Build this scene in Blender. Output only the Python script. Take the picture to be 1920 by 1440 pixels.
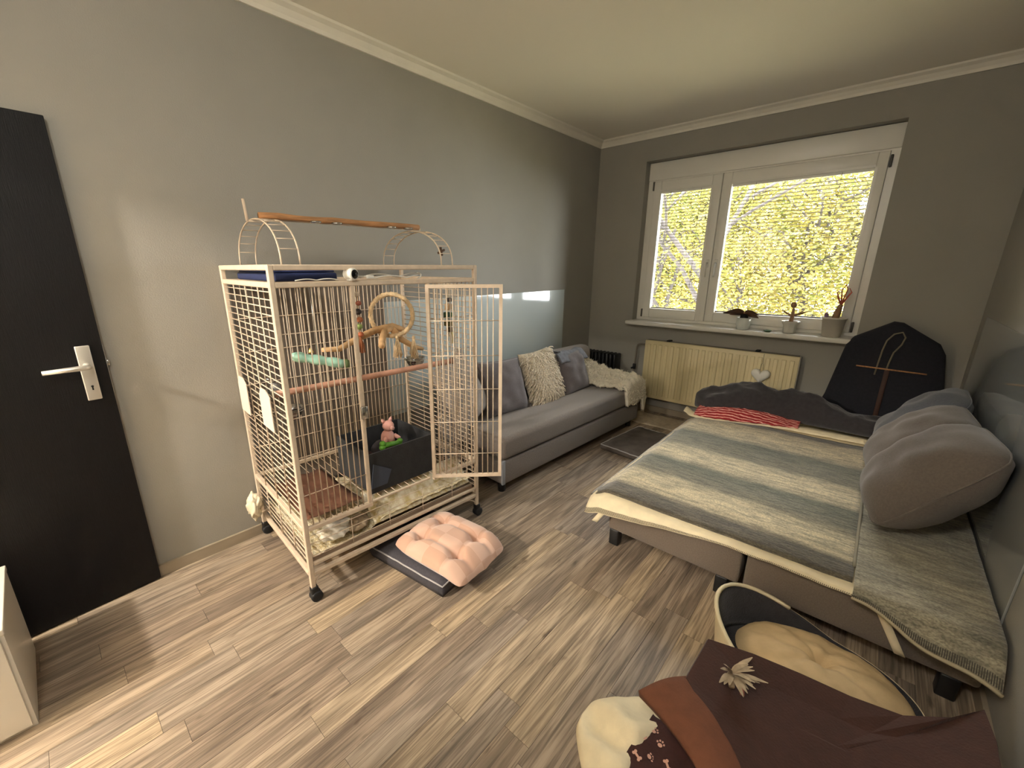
import bpy, bmesh, math, random
from mathutils import Vector, Matrix, noise

# ------------------------------------------------------------ scene, camera, world, exposure
scene = bpy.context.scene
for o in list(bpy.data.objects):
    bpy.data.objects.remove(o, do_unlink=True)
COL = scene.collection
R_ = random.Random(7)

cam_d = bpy.data.cameras.new('camera')
cam = bpy.data.objects.new('camera', cam_d)
COL.objects.link(cam)
cF = Vector((-0.65367557, 0.70578047, -0.27309739))
cR = Vector((0.73399826, 0.6791492, -0.00170814))
cU = Vector((-0.1842683, 0.20156957, 0.96198488))
mc = Matrix((cR, cU, -cF)).transposed().to_4x4()
mc.translation = Vector((2.35357664, -4.23403721, 1.45417067))
cam.matrix_world = mc
cam_d.sensor_fit = 'HORIZONTAL'
cam_d.sensor_width = 36.0
cam_d.lens = 784.6238 / 1920 * 36
cam_d.shift_x = 46.59 / 1920
cam_d.shift_y = 4.04 / 1920
cam_d.clip_start = 0.02
scene.camera = cam

world = bpy.data.worlds.new('sky')
scene.world = world
world.use_nodes = True
bg = world.node_tree.nodes['Background']
bg.inputs[0].default_value = (0.98, 0.985, 1.0, 1)
bg.inputs[1].default_value = 11.0

scene.view_settings.view_transform = 'Standard'
scene.view_settings.look = 'None'
scene.view_settings.gamma = 1.0
scene.view_settings.use_curve_mapping = False
scene.view_settings.exposure = 1.4
try:
    scene.cycles.use_denoising = True
    scene.cycles.max_bounces = 12
    scene.cycles.diffuse_bounces = 6
    scene.cycles.transparent_max_bounces = 24
    scene.cycles.sample_clamp_indirect = 6.0
    scene.cycles.caustics_reflective = False
    scene.cycles.caustics_refractive = False
except Exception:
    pass

def light(name, kind, loc, energy, color=(1, 1, 1), **kw):
    d = bpy.data.lights.new(name, kind)
    d.energy = energy
    d.color = color
    for k, v in kw.items():
        setattr(d, k, v)
    o = bpy.data.objects.new(name, d)
    o.location = loc
    COL.objects.link(o)
    return o

SUN = light('sun', 'SUN', (0, -6, 12), 3.2, (1.0, 0.93, 0.78), angle=0.01)
SUN.rotation_euler = (math.radians(48), 0, math.radians(-28))     # from behind the house onto the trees
# helps the renderer find the daylight that falls through the window opening
portal = light('window_portal', 'AREA', (1.38, 0.22, 1.6), 1.0, shape='RECTANGLE', size=1.75, size_y=1.45)
portal.rotation_euler = (math.radians(-90), 0, 0)
portal.data.cycles.is_portal = True

# ------------------------------------------------------------ helpers
def lin(c):
    c = c / 255.0
    return c / 12.92 if c <= 0.04045 else ((c + 0.055) / 1.055) ** 2.4

def rgb(r, g, b):
    return (lin(r), lin(g), lin(b), 1.0)

class NT:
    def __init__(self, m):
        self.m = m
        m.use_nodes = True
        self.t = m.node_tree
        self.b = self.t.nodes['Principled BSDF']
    def n(self, kind, **kw):
        nd = self.t.nodes.new(kind)
        for k, v in kw.items():
            setattr(nd, k, v)
        return nd
    def l(self, a, b):
        self.t.links.new(a, b)

def ramp(nt, stops):
    r = nt.n('ShaderNodeValToRGB')
    e = r.color_ramp.elements
    while len(e) < len(stops):
        e.new(0.5)
    for k, (p, c) in enumerate(stops):
        e[k].position = p
        e[k].color = c
    return r

def mat(name, col, rough=0.6, metal=0.0, var=0.0, scale=8.0, stretch=(1, 1, 1), bump=0.0, bscale=60.0,
        bstretch=None, coat=0.0, spec=0.5, sheen=0.0, emit=None, estr=0.0, col2=None):
    m = bpy.data.materials.new(name)
    nt = NT(m)
    b = nt.b
    b.inputs['Roughness'].default_value = rough
    b.inputs['Metallic'].default_value = metal
    b.inputs['Specular IOR Level'].default_value = spec
    b.inputs['Coat Weight'].default_value = coat
    b.inputs['Sheen Weight'].default_value = sheen
    b.inputs['Base Color'].default_value = col
    if emit:
        b.inputs['Emission Color'].default_value = emit
        b.inputs['Emission Strength'].default_value = estr
    if var > 0 or col2 or bump > 0:
        tc = nt.n('ShaderNodeTexCoord')
    if var > 0 or col2:
        mp = nt.n('ShaderNodeMapping')
        mp.inputs['Scale'].default_value = stretch
        nt.l(tc.outputs['Object'], mp.inputs[0])
        nz = nt.n('ShaderNodeTexNoise')
        nz.inputs['Scale'].default_value = scale
        nz.inputs['Detail'].default_value = 5
        nt.l(mp.outputs[0], nz.inputs['Vector'])
        a = [max(0, c * (1 - var)) for c in col[:3]] + [1]
        z = list(col2) if col2 else [min(1, c * (1 + var)) for c in col[:3]] + [1]
        r = ramp(nt, [(0.35, a if not col2 else col), (0.65, z)])
        nt.l(nz.outputs['Fac'], r.inputs[0])
        nt.l(r.outputs[0], b.inputs['Base Color'])
    if bump > 0:
        mp2 = nt.n('ShaderNodeMapping')
        mp2.inputs['Scale'].default_value = bstretch or (1, 1, 1)
        nt.l(tc.outputs['Object'], mp2.inputs[0])
        n2 = nt.n('ShaderNodeTexNoise')
        n2.inputs['Scale'].default_value = bscale
        n2.inputs['Detail'].default_value = 4
        nt.l(mp2.outputs[0], n2.inputs['Vector'])
        bp = nt.n('ShaderNodeBump')
        bp.inputs['Strength'].default_value = bump
        bp.inputs['Distance'].default_value = 0.01
        nt.l(n2.outputs['Fac'], bp.inputs['Height'])
        nt.l(bp.outputs[0], b.inputs['Normal'])
    return m

class MB:
    """collects geometry, then builds one mesh object"""
    def __init__(self):
        self.v = []
        self.f = []
        self.sm = []
    def add(self, vs, fs, M=None, smooth=False):
        k = len(self.v)
        self.v += [tuple(M @ Vector(p)) if M else tuple(p) for p in vs]
        for f in fs:
            self.f.append(tuple(i + k for i in f))
            self.sm.append(smooth)
        return self
    def box(self, c, s, M=None):
        x, y, z = c
        a, b, d = s[0] / 2, s[1] / 2, s[2] / 2
        vs = [(x - a, y - b, z - d), (x + a, y - b, z - d), (x + a, y + b, z - d), (x - a, y + b, z - d),
              (x - a, y - b, z + d), (x + a, y - b, z + d), (x + a, y + b, z + d), (x - a, y + b, z + d)]
        fs = [(0, 3, 2, 1), (4, 5, 6, 7), (0, 1, 5, 4), (1, 2, 6, 5), (2, 3, 7, 6), (3, 0, 4, 7)]
        return self.add(vs, fs, M)
    def bx(self, x0, x1, y0, y1, z0, z1, M=None):
        return self.box(((x0 + x1) / 2, (y0 + y1) / 2, (z0 + z1) / 2), (x1 - x0, y1 - y0, z1 - z0), M)
    def rbox(self, x0, x1, y0, y1, z0, z1, r=0.02, seg=3, M=None, smooth=True):
        bm = bmesh.new()
        bmesh.ops.create_cube(bm, size=1.0)
        for v in bm.verts:
            v.co = Vector(((x0 + x1) / 2 + v.co.x * (x1 - x0), (y0 + y1) / 2 + v.co.y * (y1 - y0), (z0 + z1) / 2 + v.co.z * (z1 - z0)))
        r = min(r, (x1 - x0) * .49, (y1 - y0) * .49, (z1 - z0) * .49)
        bmesh.ops.bevel(bm, geom=list(bm.edges), offset=r, segments=seg, profile=0.5, affect='EDGES', clamp_overlap=True)
        bm.verts.index_update()
        self.add([v.co.copy() for v in bm.verts], [tuple(v.index for v in f.verts) for f in bm.faces], M, smooth)
        bm.free()
        return self
    def tube(self, pts, r, n=6, closed=False, M=None, smooth=True, caps=True):
        pts = [Vector(p) for p in pts]
        k = len(pts)
        rr = r if isinstance(r, (list, tuple)) else [r] * k
        vs = []
        fs = []
        prev = None
        for i in range(k):
            if closed:
                t = pts[(i + 1) % k] - pts[i - 1]
            else:
                t = pts[min(i + 1, k - 1)] - pts[max(i - 1, 0)]
            if t.length < 1e-9:
                t = Vector((0, 0, 1))
            t.normalize()
            if prev is None:
                up = Vector((0, 0, 1)) if abs(t.z) < 0.9 else Vector((1, 0, 0))
                a = t.cross(up).normalized()
            else:
                a = (prev - t * prev.dot(t))
                a = a.normalized() if a.length > 1e-6 else t.orthogonal().normalized()
            prev = a
            b = t.cross(a)
            for j in range(n):
                q = 2 * math.pi * j / n
                vs.append(pts[i] + (a * math.cos(q) + b * math.sin(q)) * rr[i])
        m = k if closed else k - 1
        for i in range(m):
            for j in range(n):
                i2 = (i + 1) % k
                fs.append((i * n + j, i * n + (j + 1) % n, i2 * n + (j + 1) % n, i2 * n + j))
        if caps and not closed:
            fs.append(tuple(range(n - 1, -1, -1)))
            fs.append(tuple((k - 1) * n + j for j in range(n)))
        return self.add(vs, fs, M, smooth)
    def lathe(self, prof, n=24, M=None, smooth=True, wob=None):
        vs = []
        fs = []
        for (r, z) in prof:
            for j in range(n):
                q = 2 * math.pi * j / n
                rr = r * (wob(q) if wob else 1)
                vs.append((rr * math.cos(q), rr * math.sin(q), z))
        for i in range(len(prof) - 1):
            for j in range(n):
                fs.append((i * n + j, i * n + (j + 1) % n, (i + 1) * n + (j + 1) % n, (i + 1) * n + j))
        if prof[0][0] > 1e-5:
            fs.append(tuple(range(n - 1, -1, -1)))
        if prof[-1][0] > 1e-5:
            fs.append(tuple((len(prof) - 1) * n + j for j in range(n)))
        return self.add(vs, fs, M, smooth)
    def grid(self, fn, nu, nv, M=None, smooth=True, thick=0.0):
        """fn(s,t)->(x,y,z), s,t in 0..1; thick closes it downward"""
        vs = [Vector(fn(i / nu, j / nv)) for j in range(nv + 1) for i in range(nu + 1)]
        W = nu + 1
        fs = [(j * W + i, j * W + i + 1, (j + 1) * W + i + 1, (j + 1) * W + i) for j in range(nv) for i in range(nu)]
        if thick > 0:
            N = len(vs)
            nor = []
            for j in range(nv + 1):
                for i in range(nu + 1):
                    a = vs[j * W + min(i + 1, nu)] - vs[j * W + max(i - 1, 0)]
                    b = vs[min(j + 1, nv) * W + i] - vs[max(j - 1, 0) * W + i]
                    c = a.cross(b)
                    nor.append(c.normalized() if c.length > 1e-9 else Vector((0, 0, 1)))
            vs = vs + [vs[k] - nor[k] * thick for k in range(N)]
            fs = fs + [tuple(i + N for i in reversed(f)) for f in fs]
            for i in range(nu):
                fs.append((i, N + i, N + i + 1, i + 1))
                q = nv * W
                fs.append((q + i + 1, N + q + i + 1, N + q + i, q + i))
            for j in range(nv):
                fs.append((j * W, (j + 1) * W, N + (j + 1) * W, N + j * W))
                e = nu
                fs.append((j * W + e, N + j * W + e, N + (j + 1) * W + e, (j + 1) * W + e))
        return self.add(vs, fs, M, smooth)
    def prism(self, poly, z0, z1, M=None, smooth=False):
        n = len(poly)
        vs = [(p[0], p[1], z0) for p in poly] + [(p[0], p[1], z1) for p in poly]
        fs = [tuple(range(n - 1, -1, -1)), tuple(range(n, 2 * n))] + [(i, (i + 1) % n, n + (i + 1) % n, n + i) for i in range(n)]
        return self.add(vs, fs, M, smooth)
    def ball(self, c, r, n=12, m=8, M=None):
        rx, ry, rz = r if isinstance(r, (tuple, list)) else (r, r, r)
        prof = [(math.sin(math.pi * i / m), -math.cos(math.pi * i / m)) for i in range(m + 1)]
        T = Matrix.Translation(Vector(c)) @ Matrix.Diagonal((rx, ry, rz, 1))
        return self.lathe(prof, n, (M @ T) if M else T)
    def pillow(self, w, h, t, n=18, pinch=0.06, wr=0.0, seed=0, M=None, pw=2.4, rc=0.0):
        vs = []
        fs = []
        W = n + 1
        def P(i, j, s):
            u = -1 + 2 * i / n
            v = -1 + 2 * j / n
            x = u * w / 2 * (1 - pinch * (1 - v * v)) * (1 - rc * u * u * v ** 4)
            y = v * h / 2 * (1 - pinch * (1 - u * u)) * (1 - rc * v * v * u ** 4)
            z = s * t / 2 * (max(0, 1 - abs(u) ** pw) ** 0.55) * (max(0, 1 - abs(v) ** pw) ** 0.55)
            if wr:
                z += s * wr * noise.noise(Vector((u * 2.3 + seed, v * 2.3, s * 3.1))) * (1 - max(abs(u), abs(v)) ** 6)
            return Vector((x, y, z))
        for s in (1, -1):
            for j in range(n + 1):
                for i in range(n + 1):
                    vs.append(P(i, j, s))
        N = W * W
        for j in range(n):
            for i in range(n):
                f = (j * W + i, j * W + i + 1, (j + 1) * W + i + 1, (j + 1) * W + i)
                fs.append(f)
                fs.append(tuple(N + k for k in reversed(f)))
        bm = bmesh.new()
        bvs = [bm.verts.new(p) for p in vs]
        bm.verts.index_update()
        for f in fs:
            bm.faces.new([bvs[i] for i in f])
        bmesh.ops.remove_doubles(bm, verts=bm.verts, dist=1e-6)
        bm.verts.index_update()
        self.add([v.co.copy() for v in bm.verts], [tuple(v.index for v in f.verts) for f in bm.faces], M, True)
        bm.free()
        return self
    def mesh(self, name):
        me = bpy.data.meshes.new(name)
        me.from_pydata(self.v, [], self.f)
        me.polygons.foreach_set('use_smooth', self.sm)
        me.update()
        return me
    def build(self, name, m=None, parent=None, loc=None, rotz=0.0):
        me = self.mesh(name)
        if m:
            me.materials.append(m)
        return link(name, me, parent, loc, rotz)

def link(name, me, parent=None, loc=None, rotz=0.0):
    o = bpy.data.objects.new(name, me)
    COL.objects.link(o)
    if parent:
        o.parent = parent
    if loc is not None:
        o.location = loc
    if rotz:
        o.rotation_euler = (0, 0, rotz)
    return o

def tag(o, label=None, cat=None, group=None, kind=None):
    if label:
        o['label'] = label
    if cat:
        o['category'] = cat
    if group:
        o['group'] = group
    if kind:
        o['kind'] = kind
    return o

def thing(name, label, cat, loc=(0, 0, 0), rotz=0.0, group=None):
    o = link(name, None, None, loc, rotz)
    o.empty_display_size = 0.1
    return tag(o, label, cat, group)

def struct(o):
    o['kind'] = 'structure'
    return o

def stuff(o):
    o['kind'] = 'stuff'
    return o

def sst(a, b, x):
    t = min(1, max(0, (x - a) / (b - a)))
    return t * t * (3 - 2 * t)

def fb(x, y, z=0.0, o=3):
    s = 0
    a = 1
    for k in range(o):
        s += a * noise.noise(Vector((x, y, z)) * (2 ** k))
        a *= 0.5
    return s

# ------------------------------------------------------------ materials
m_wall = mat('wall_paint', rgb(150, 147, 139), 0.85, var=0.025, scale=3, bump=0.12, bscale=180)
m_ceil = mat('ceiling_paint', rgb(234, 230, 220), 0.9, bump=0.05, bscale=150)
m_trim = mat('white_trim', rgb(222, 218, 206), 0.6, var=0.02)
m_white = mat('white_plastic', rgb(226, 224, 216), 0.35, var=0.015)
m_sill = mat('sill_white', rgb(222, 220, 212), 0.3)
m_black = mat('black_plastic', rgb(20, 20, 21), 0.45)
m_rubber = mat('rubber', rgb(28, 28, 30), 0.7)
m_dark = mat('dark_gap', rgb(14, 13, 12), 0.8)
m_steel = mat('steel', rgb(190, 190, 188), 0.22, metal=1.0)
m_nickel = mat('satin_nickel', rgb(225, 222, 214), 0.38, metal=0.75)
m_door = mat('black_door', rgb(10, 9, 10), 0.55, spec=0.25, var=0.2, scale=5, stretch=(14, 14, 0.7), bump=0.15, bscale=40, bstretch=(10, 10, .5))
m_greyfab = mat('grey_fabric', rgb(124, 115, 109), 0.95, var=0.16, scale=170, bump=0.35, bscale=420, sheen=0.25)
m_greybed = mat('greige_fabric', rgb(116, 104, 92), 0.95, var=0.12, scale=190, bump=0.35, bscale=420, sheen=0.2)
m_greycush = mat('cool_grey_fabric', rgb(108, 101, 103), 0.95, var=0.12, scale=150, bump=0.3, bscale=300, sheen=0.3)
m_pillow = mat('pillow_grey', rgb(106, 97, 90), 0.95, var=0.08, scale=120, bump=0.25, bscale=300, sheen=0.25)
m_pillowb = mat('pillow_blue_grey', rgb(92, 95, 104), 0.95, var=0.1, scale=120, bump=0.25, bscale=300, sheen=0.25)
m_char = mat('charcoal_cloth', rgb(50, 47, 50), 0.95, var=0.15, scale=40, bump=0.3, bscale=160, sheen=0.3)
m_navy = mat('navy_cloth', rgb(30, 31, 38), 0.95, var=0.15, scale=60, bump=0.2, bscale=200)
m_fur = mat('white_fur', rgb(240, 232, 214), 0.95, var=0.07, scale=18, bump=0.8, bscale=90)
m_shag = mat('shag_cream', rgb(232, 220, 200), 0.9, var=0.22, scale=90)
m_cage = mat('cage_cream', rgb(212, 194, 172), 0.5, var=0.06, scale=30)
m_cagedk = mat('cage_back_panel', rgb(128, 119, 110), 0.7, var=0.06, scale=12)
m_wood = mat('perch_wood', rgb(176, 128, 84), 0.7, var=0.25, scale=10, stretch=(8, 1, 8), bump=0.3, bscale=30, bstretch=(10, 1, 10))
m_redwood = mat('perch_red', rgb(192, 146, 124), 0.7, var=0.18, scale=14, bump=0.2, bscale=60)
m_branch = mat('branch_wood', rgb(206, 168, 122), 0.75, var=0.22, scale=14, bump=0.4, bscale=40)
m_rope = mat('rope', rgb(222, 196, 156), 0.9, var=0.2, scale=40, bump=0.5, bscale=120)
m_cream = mat('cream_cloth', rgb(234, 220, 186), 0.9, var=0.05, scale=20, bump=0.25, bscale=40)
m_beige = mat('beige_cloth', rgb(206, 180, 138), 0.9, var=0.08, scale=16, bump=0.3, bscale=40)
m_rust_shaded = mat('rust_brown_shaded', rgb(62, 33, 23), 0.9, var=0.1, scale=30, bump=0.2, bscale=150, sheen=0.1)  # pet step brown with the shade on its top put into the colour
m_paw = mat('dark_brown_cloth', rgb(62, 32, 28), 0.95, var=0.1, scale=30, bump=0.25, bscale=120)
m_pink = mat('print_pink', rgb(206, 160, 140), 0.9)
m_matdk = mat('mat_dark_grey', rgb(68, 66, 72), 0.95, var=0.12, scale=120, bump=0.3, bscale=300)
m_matbr = mat('mat_grey_brown', rgb(92, 84, 78), 0.95, var=0.18, scale=14, bump=0.3, bscale=300)
m_piping = mat('piping', rgb(176, 174, 174), 0.8)
m_bin = mat('bin_felt', rgb(44, 45, 48), 0.9, var=0.15, scale=25, bump=0.2, bscale=200)
m_rad = mat('radiator_cream', rgb(214, 200, 158), 0.42, var=0.04, scale=5)
m_blue = mat('navy_blue_foam', rgb(26, 40, 84), 0.8, var=0.08)
m_mint = mat('mint_plastic', rgb(166, 214, 194), 0.4, var=0.08, scale=12)
m_slat = mat('slat', rgb(104, 98, 88), 0.5)
m_lead = mat('leaf_brown', rgb(92, 66, 46), 0.7, var=0.3, scale=20)
m_soil = mat('soil', rgb(44, 34, 28), 0.95)
m_stem = mat('stem_tan', rgb(140, 108, 78), 0.8, var=0.2, scale=20)
m_red = mat('red_twig', rgb(170, 84, 62), 0.7)

def glass_mat():
    m = bpy.data.materials.new('window_glass')
    nt = NT(m)
    nt.t.nodes.remove(nt.b)
    tr = nt.n('ShaderNodeBsdfTransparent')
    tr.inputs[0].default_value = (0.97, 0.985, 0.98, 1)
    gl = nt.n('ShaderNodeBsdfGlossy')
    gl.inputs['Roughness'].default_value = 0.01
    fr = nt.n('ShaderNodeFresnel')
    fr.inputs[0].default_value = 1.35
    mx = nt.n('ShaderNodeMixShader')
    nt.l(fr.outputs[0], mx.inputs[0])
    nt.l(tr.outputs[0], mx.inputs[1])
    nt.l(gl.outputs[0], mx.inputs[2])
    nt.l(mx.outputs[0], nt.t.nodes['Material Output'].inputs[0])
    return m
m_glass = glass_mat()
m_panel = mat('back_painted_glass', rgb(196, 206, 206), 0.08, coat=0.6, spec=0.6)
m_panel.node_tree.nodes['Principled BSDF'].inputs['Coat Roughness'].default_value = 0.02

def floor_mat():
    m = bpy.data.materials.new('vinyl_plank')
    nt = NT(m)
    oi = nt.n('ShaderNodeObjectInfo')
    tc = nt.n('ShaderNodeTexCoord')
    ad = nt.n('ShaderNodeVectorMath', operation='ADD')
    sc = nt.n('ShaderNodeVectorMath', operation='SCALE')
    cb = nt.n('ShaderNodeCombineXYZ')
    nt.l(oi.outputs['Random'], cb.inputs[0]); nt.l(oi.outputs['Random'], cb.inputs[1]); nt.l(oi.outputs['Random'], cb.inputs[2])
    nt.l(cb.outputs[0], sc.inputs[0]); sc.inputs['Scale'].default_value = 37.0
    nt.l(tc.outputs['Object'], ad.inputs[0]); nt.l(sc.outputs[0], ad.inputs[1])
    def nz(stretch, scale, detail=6, dist=0.0):
        mp = nt.n('ShaderNodeMapping'); mp.inputs['Scale'].default_value = stretch
        nt.l(ad.outputs[0], mp.inputs[0])
        x = nt.n('ShaderNodeTexNoise'); x.inputs['Scale'].default_value = scale; x.inputs['Detail'].default_value = detail
        x.inputs['Distortion'].default_value = dist
        nt.l(mp.outputs[0], x.inputs['Vector'])
        return x.outputs['Fac']
    def mixc(kind, fac, a, b):
        x = nt.n('ShaderNodeMix', data_type='RGBA', blend_type=kind)
        if isinstance(fac, float): x.inputs[0].default_value = fac
        else: nt.l(fac, x.inputs[0])
        for s, q in ((6, a), (7, b)):
            if isinstance(q, tuple): x.inputs[s].default_value = q
            else: nt.l(q, x.inputs[s])
        return x.outputs[2]
    tone = ramp(nt, [(0.0, rgb(134, 120, 107)), (0.3, rgb(158, 142, 124)), (0.55, rgb(146, 134, 122)), (0.8, rgb(172, 155, 133)), (1.0, rgb(184, 164, 136))])
    nt.l(oi.outputs['Random'], tone.inputs[0])
    g1 = ramp(nt, [(0.38, (0.52, 0.50, 0.48, 1)), (0.62, (1.22, 1.2, 1.16, 1))])
    nt.l(nz((11, 0.9, 1), 3.0, 8, 0.6), g1.inputs[0])
    c = mixc('MULTIPLY', 0.8, tone.outputs[0], g1.outputs[0])
    g2 = ramp(nt, [(0.40, (0.45, 0.41, 0.38, 1)), (0.54, (1.12, 1.11, 1.09, 1))])
    nt.l(nz((60, 1.6, 1), 3.0, 5), g2.inputs[0])
    c = mixc('MULTIPLY', 0.6, c, g2.outputs[0])
    g3 = ramp(nt, [(0.66, (1, 1, 1, 1)), (0.76, (0.35, 0.31, 0.28, 1))])
    nt.l(nz((7, 2.2, 1), 3.2, 3), g3.inputs[0])
    c = mixc('MULTIPLY', 0.75, c, g3.outputs[0])
    nt.l(c, nt.b.inputs['Base Color'])
    nt.b.inputs['Roughness'].default_value = 0.42
    bp = nt.n('ShaderNodeBump'); bp.inputs['Strength'].default_value = 0.1; bp.inputs['Distance'].default_value = 0.004
    nt.l(nz((60, 1.6, 1), 3.0, 5), bp.inputs['Height'])
    nt.l(bp.outputs[0], nt.b.inputs['Normal'])
    return m
m_floor = floor_mat()
# ------------------------------------------------------------ the room
XR, YB, ZC = 2.86, -4.88, 2.66
W0, W1, WZ0, WZ1 = 0.49, 2.265, 0.915, 2.41        # window opening

def box_obj(name, *a, m=None, parent=None):
    return MB().bx(*a).build(name, m, parent)

floor = struct(box_obj('floor', -0.1, XR + 0.1, YB, 0.3, -0.12, -0.004, m=m_dark))
# planks run towards the window
PW = 0.1
row = 0
x = 0.0
lens = (0.52, 0.66, 0.8, 0.92)
pm = {}
rp = random.Random(3)
while x < XR - 0.005:
    w = min(PW, XR - x)
    y = YB - rp.random() * 0.6
    while y < 0.0:
        L = rp.choice(lens)
        a, b = max(y, YB), min(y + L, 0.0)
        if b - a > 0.04:
            key = (round(w, 3), round(b - a, 3))
            if key not in pm:
                g = MB()
                g.bx(-key[0] / 2 + 0.0006, key[0] / 2 - 0.0006, -key[1] / 2 + 0.0006, key[1] / 2 - 0.0006, -0.012, 0.0)
                me = g.mesh('plank'); me.materials.append(m_floor)
                pm[key] = me
            link('plank', pm[key], floor, (x + w / 2, (a + b) / 2, 0))
        y += L
    x += PW
ceiling = struct(box_obj('ceiling', -0.1, XR + 0.1, YB, 0.3, ZC, ZC + 0.12, m=m_ceil))
wall_left = struct(box_obj('wall_left', -0.12, 0.0, YB, 0.0, 0, ZC, m=m_wall))
wall_right = struct(box_obj('wall_right', XR, XR + 0.12, YB, 0.0, 0, ZC, m=m_wall))
g = MB()
g.bx(-0.12, W0, 0, 0.3, 0, ZC).bx(W1, XR + 0.12, 0, 0.3, 0, ZC).bx(W0, W1, 0, 0.3, 0, WZ0).bx(W0, W1, 0, 0.3, WZ1, ZC)
wall_window = struct(g.build('wall_window', m_wall))
# back wall with the doorway the black door belongs to, and the hall behind it
DX0, DX1, DZ = 0.13, 0.95, 2.02
g = MB()
g.bx(-0.12, DX0, YB - 0.12, YB, 0, ZC).bx(DX1, XR + 0.12, YB - 0.12, YB, 0, ZC).bx(DX0, DX1, YB - 0.12, YB, DZ, ZC)
wall_back = struct(g.build('wall_back', m_wall))
g = MB()
for (a, b) in ((DX0 - 0.07, DX0), (DX1, DX1 + 0.07)):
    g.bx(a, b, YB, YB + 0.012, 0, DZ + 0.07)
g.bx(DX0, DX1, YB, YB + 0.012, DZ, DZ + 0.07)
struct(g.build('trim_4', m_trim))
HY = -7.2
struct(box_obj('floor_hall', -0.9, 2.2, HY, YB - 0.0005, -0.12, -0.001, m=m_floor))
struct(box_obj('ceiling_hall', -0.9, 2.2, HY, YB - 0.121, ZC, ZC + 0.12, m=m_ceil))
g = MB()
g.bx(-1.0, -0.9, HY, YB - 0.121, 0, ZC).bx(2.2, 2.3, HY, YB - 0.121, 0, ZC).bx(-1.0, 2.3, HY - 0.1, HY, 0, ZC)
g.bx(-1.0, -0.121, YB - 0.12, YB - 0.02, 0, ZC)
struct(g.build('wall_hall', mat('hall_paint', rgb(222, 212, 192), 0.85)))
# ceiling moulding
def cove(name, p0, p1, inx, iny):
    prof = [(0, 0), (0.010, 0), (0.014, 0.018), (0.030, 0.040), (0.052, 0.052), (0.058, 0.062), (0, 0.062)]
    vs = []
    for (px, py) in (p0, p1):
        for (d, h) in prof:
            vs.append((px + inx * d, py + iny * d, ZC - 0.0625 + h))
    n = len(prof)
    fs = [(i, (i + 1) % n, n + (i + 1) % n, n + i) for i in range(n)] + [tuple(range(n - 1, -1, -1)), tuple(range(n, 2 * n))]
    return struct(MB().add(vs, fs).build(name, m_trim))
cove('trim_1', (0.0, YB), (0.0, 0.0), 1, 0)
cove('trim_2', (0.0, 0.0), (XR, 0.0), 0, -1)
cove('trim_3', (XR, 0.0), (XR, YB), -1, 0)
m_base = mat('baseboard_paint', rgb(150, 138, 120), 0.5, var=0.1, scale=4, stretch=(1, 1, 4))
def baseboard(name, x0, x1, y0, y1):
    g = MB().bx(x0, x1, y0, y1, 0, 0.058)
    return struct(g.build(name, m_base))
baseboard('baseboard_left', 0, 0.014, YB, 0)
baseboard('baseboard_window', 0.014, XR - 0.014, -0.014, 0)
baseboard('baseboard_right', XR - 0.014, XR, YB, 0)
# painted glass panels on the two long walls
pl = MB().rbox(0.0005, 0.007, -2.75, -0.558, 0.46, 1.24, r=0.0015, seg=1, smooth=False).build('wall_panel', m_panel)
tag(pl, 'pale blue grey glossy glass panel on wall behind the sofa', 'wall panel')
m_panel2 = mat('painted_glass_grey', rgb(150, 153, 152), 0.10, coat=0.5)
pr = MB().rbox(XR - 0.007, XR - 0.0005, -2.2, -0.21, 0.16, 1.155, r=0.0015, seg=1, smooth=False).build('wall_panel', m_panel2)
tag(pr, 'grey glossy glass panel on wall behind the bed pillows', 'wall panel')

# ------------------------------------------------------------ window
win = struct(link('window_1', None))
FY = 0.10                                           # inner face of the frame
g = MB()
g.bx(W0, 0.548, FY, FY + 0.051, WZ0, 2.25).bx(2.214, W1, FY, FY + 0.051, WZ0, 2.25)
g.bx(0.548, 2.214, FY, FY + 0.051, WZ0, 0.956).bx(0.548, 2.214, FY, FY + 0.051, 2.238, 2.25)
g.bx(W0, 0.57, FY + 0.051, FY + 0.09, WZ0, 2.26).bx(2.19, W1, FY + 0.051, FY + 0.09, WZ0, 2.26)
g.bx(0.57, 2.19, FY + 0.051, FY + 0.09, WZ0, 0.98).bx(0.57, 2.19, FY + 0.051, FY + 0.09, 2.215, 2.26)
g.bx(1.125, 1.175, FY + 0.051, FY + 0.09, 0.98, 2.215)
g.build('window_frame', m_white, win)
g = MB().rbox(W0, W1, FY - 0.012, FY + 0.15, 2.25, WZ1 - 0.004, r=0.006, seg=2)
g.build('shutter_box', m_white, win)
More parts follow.
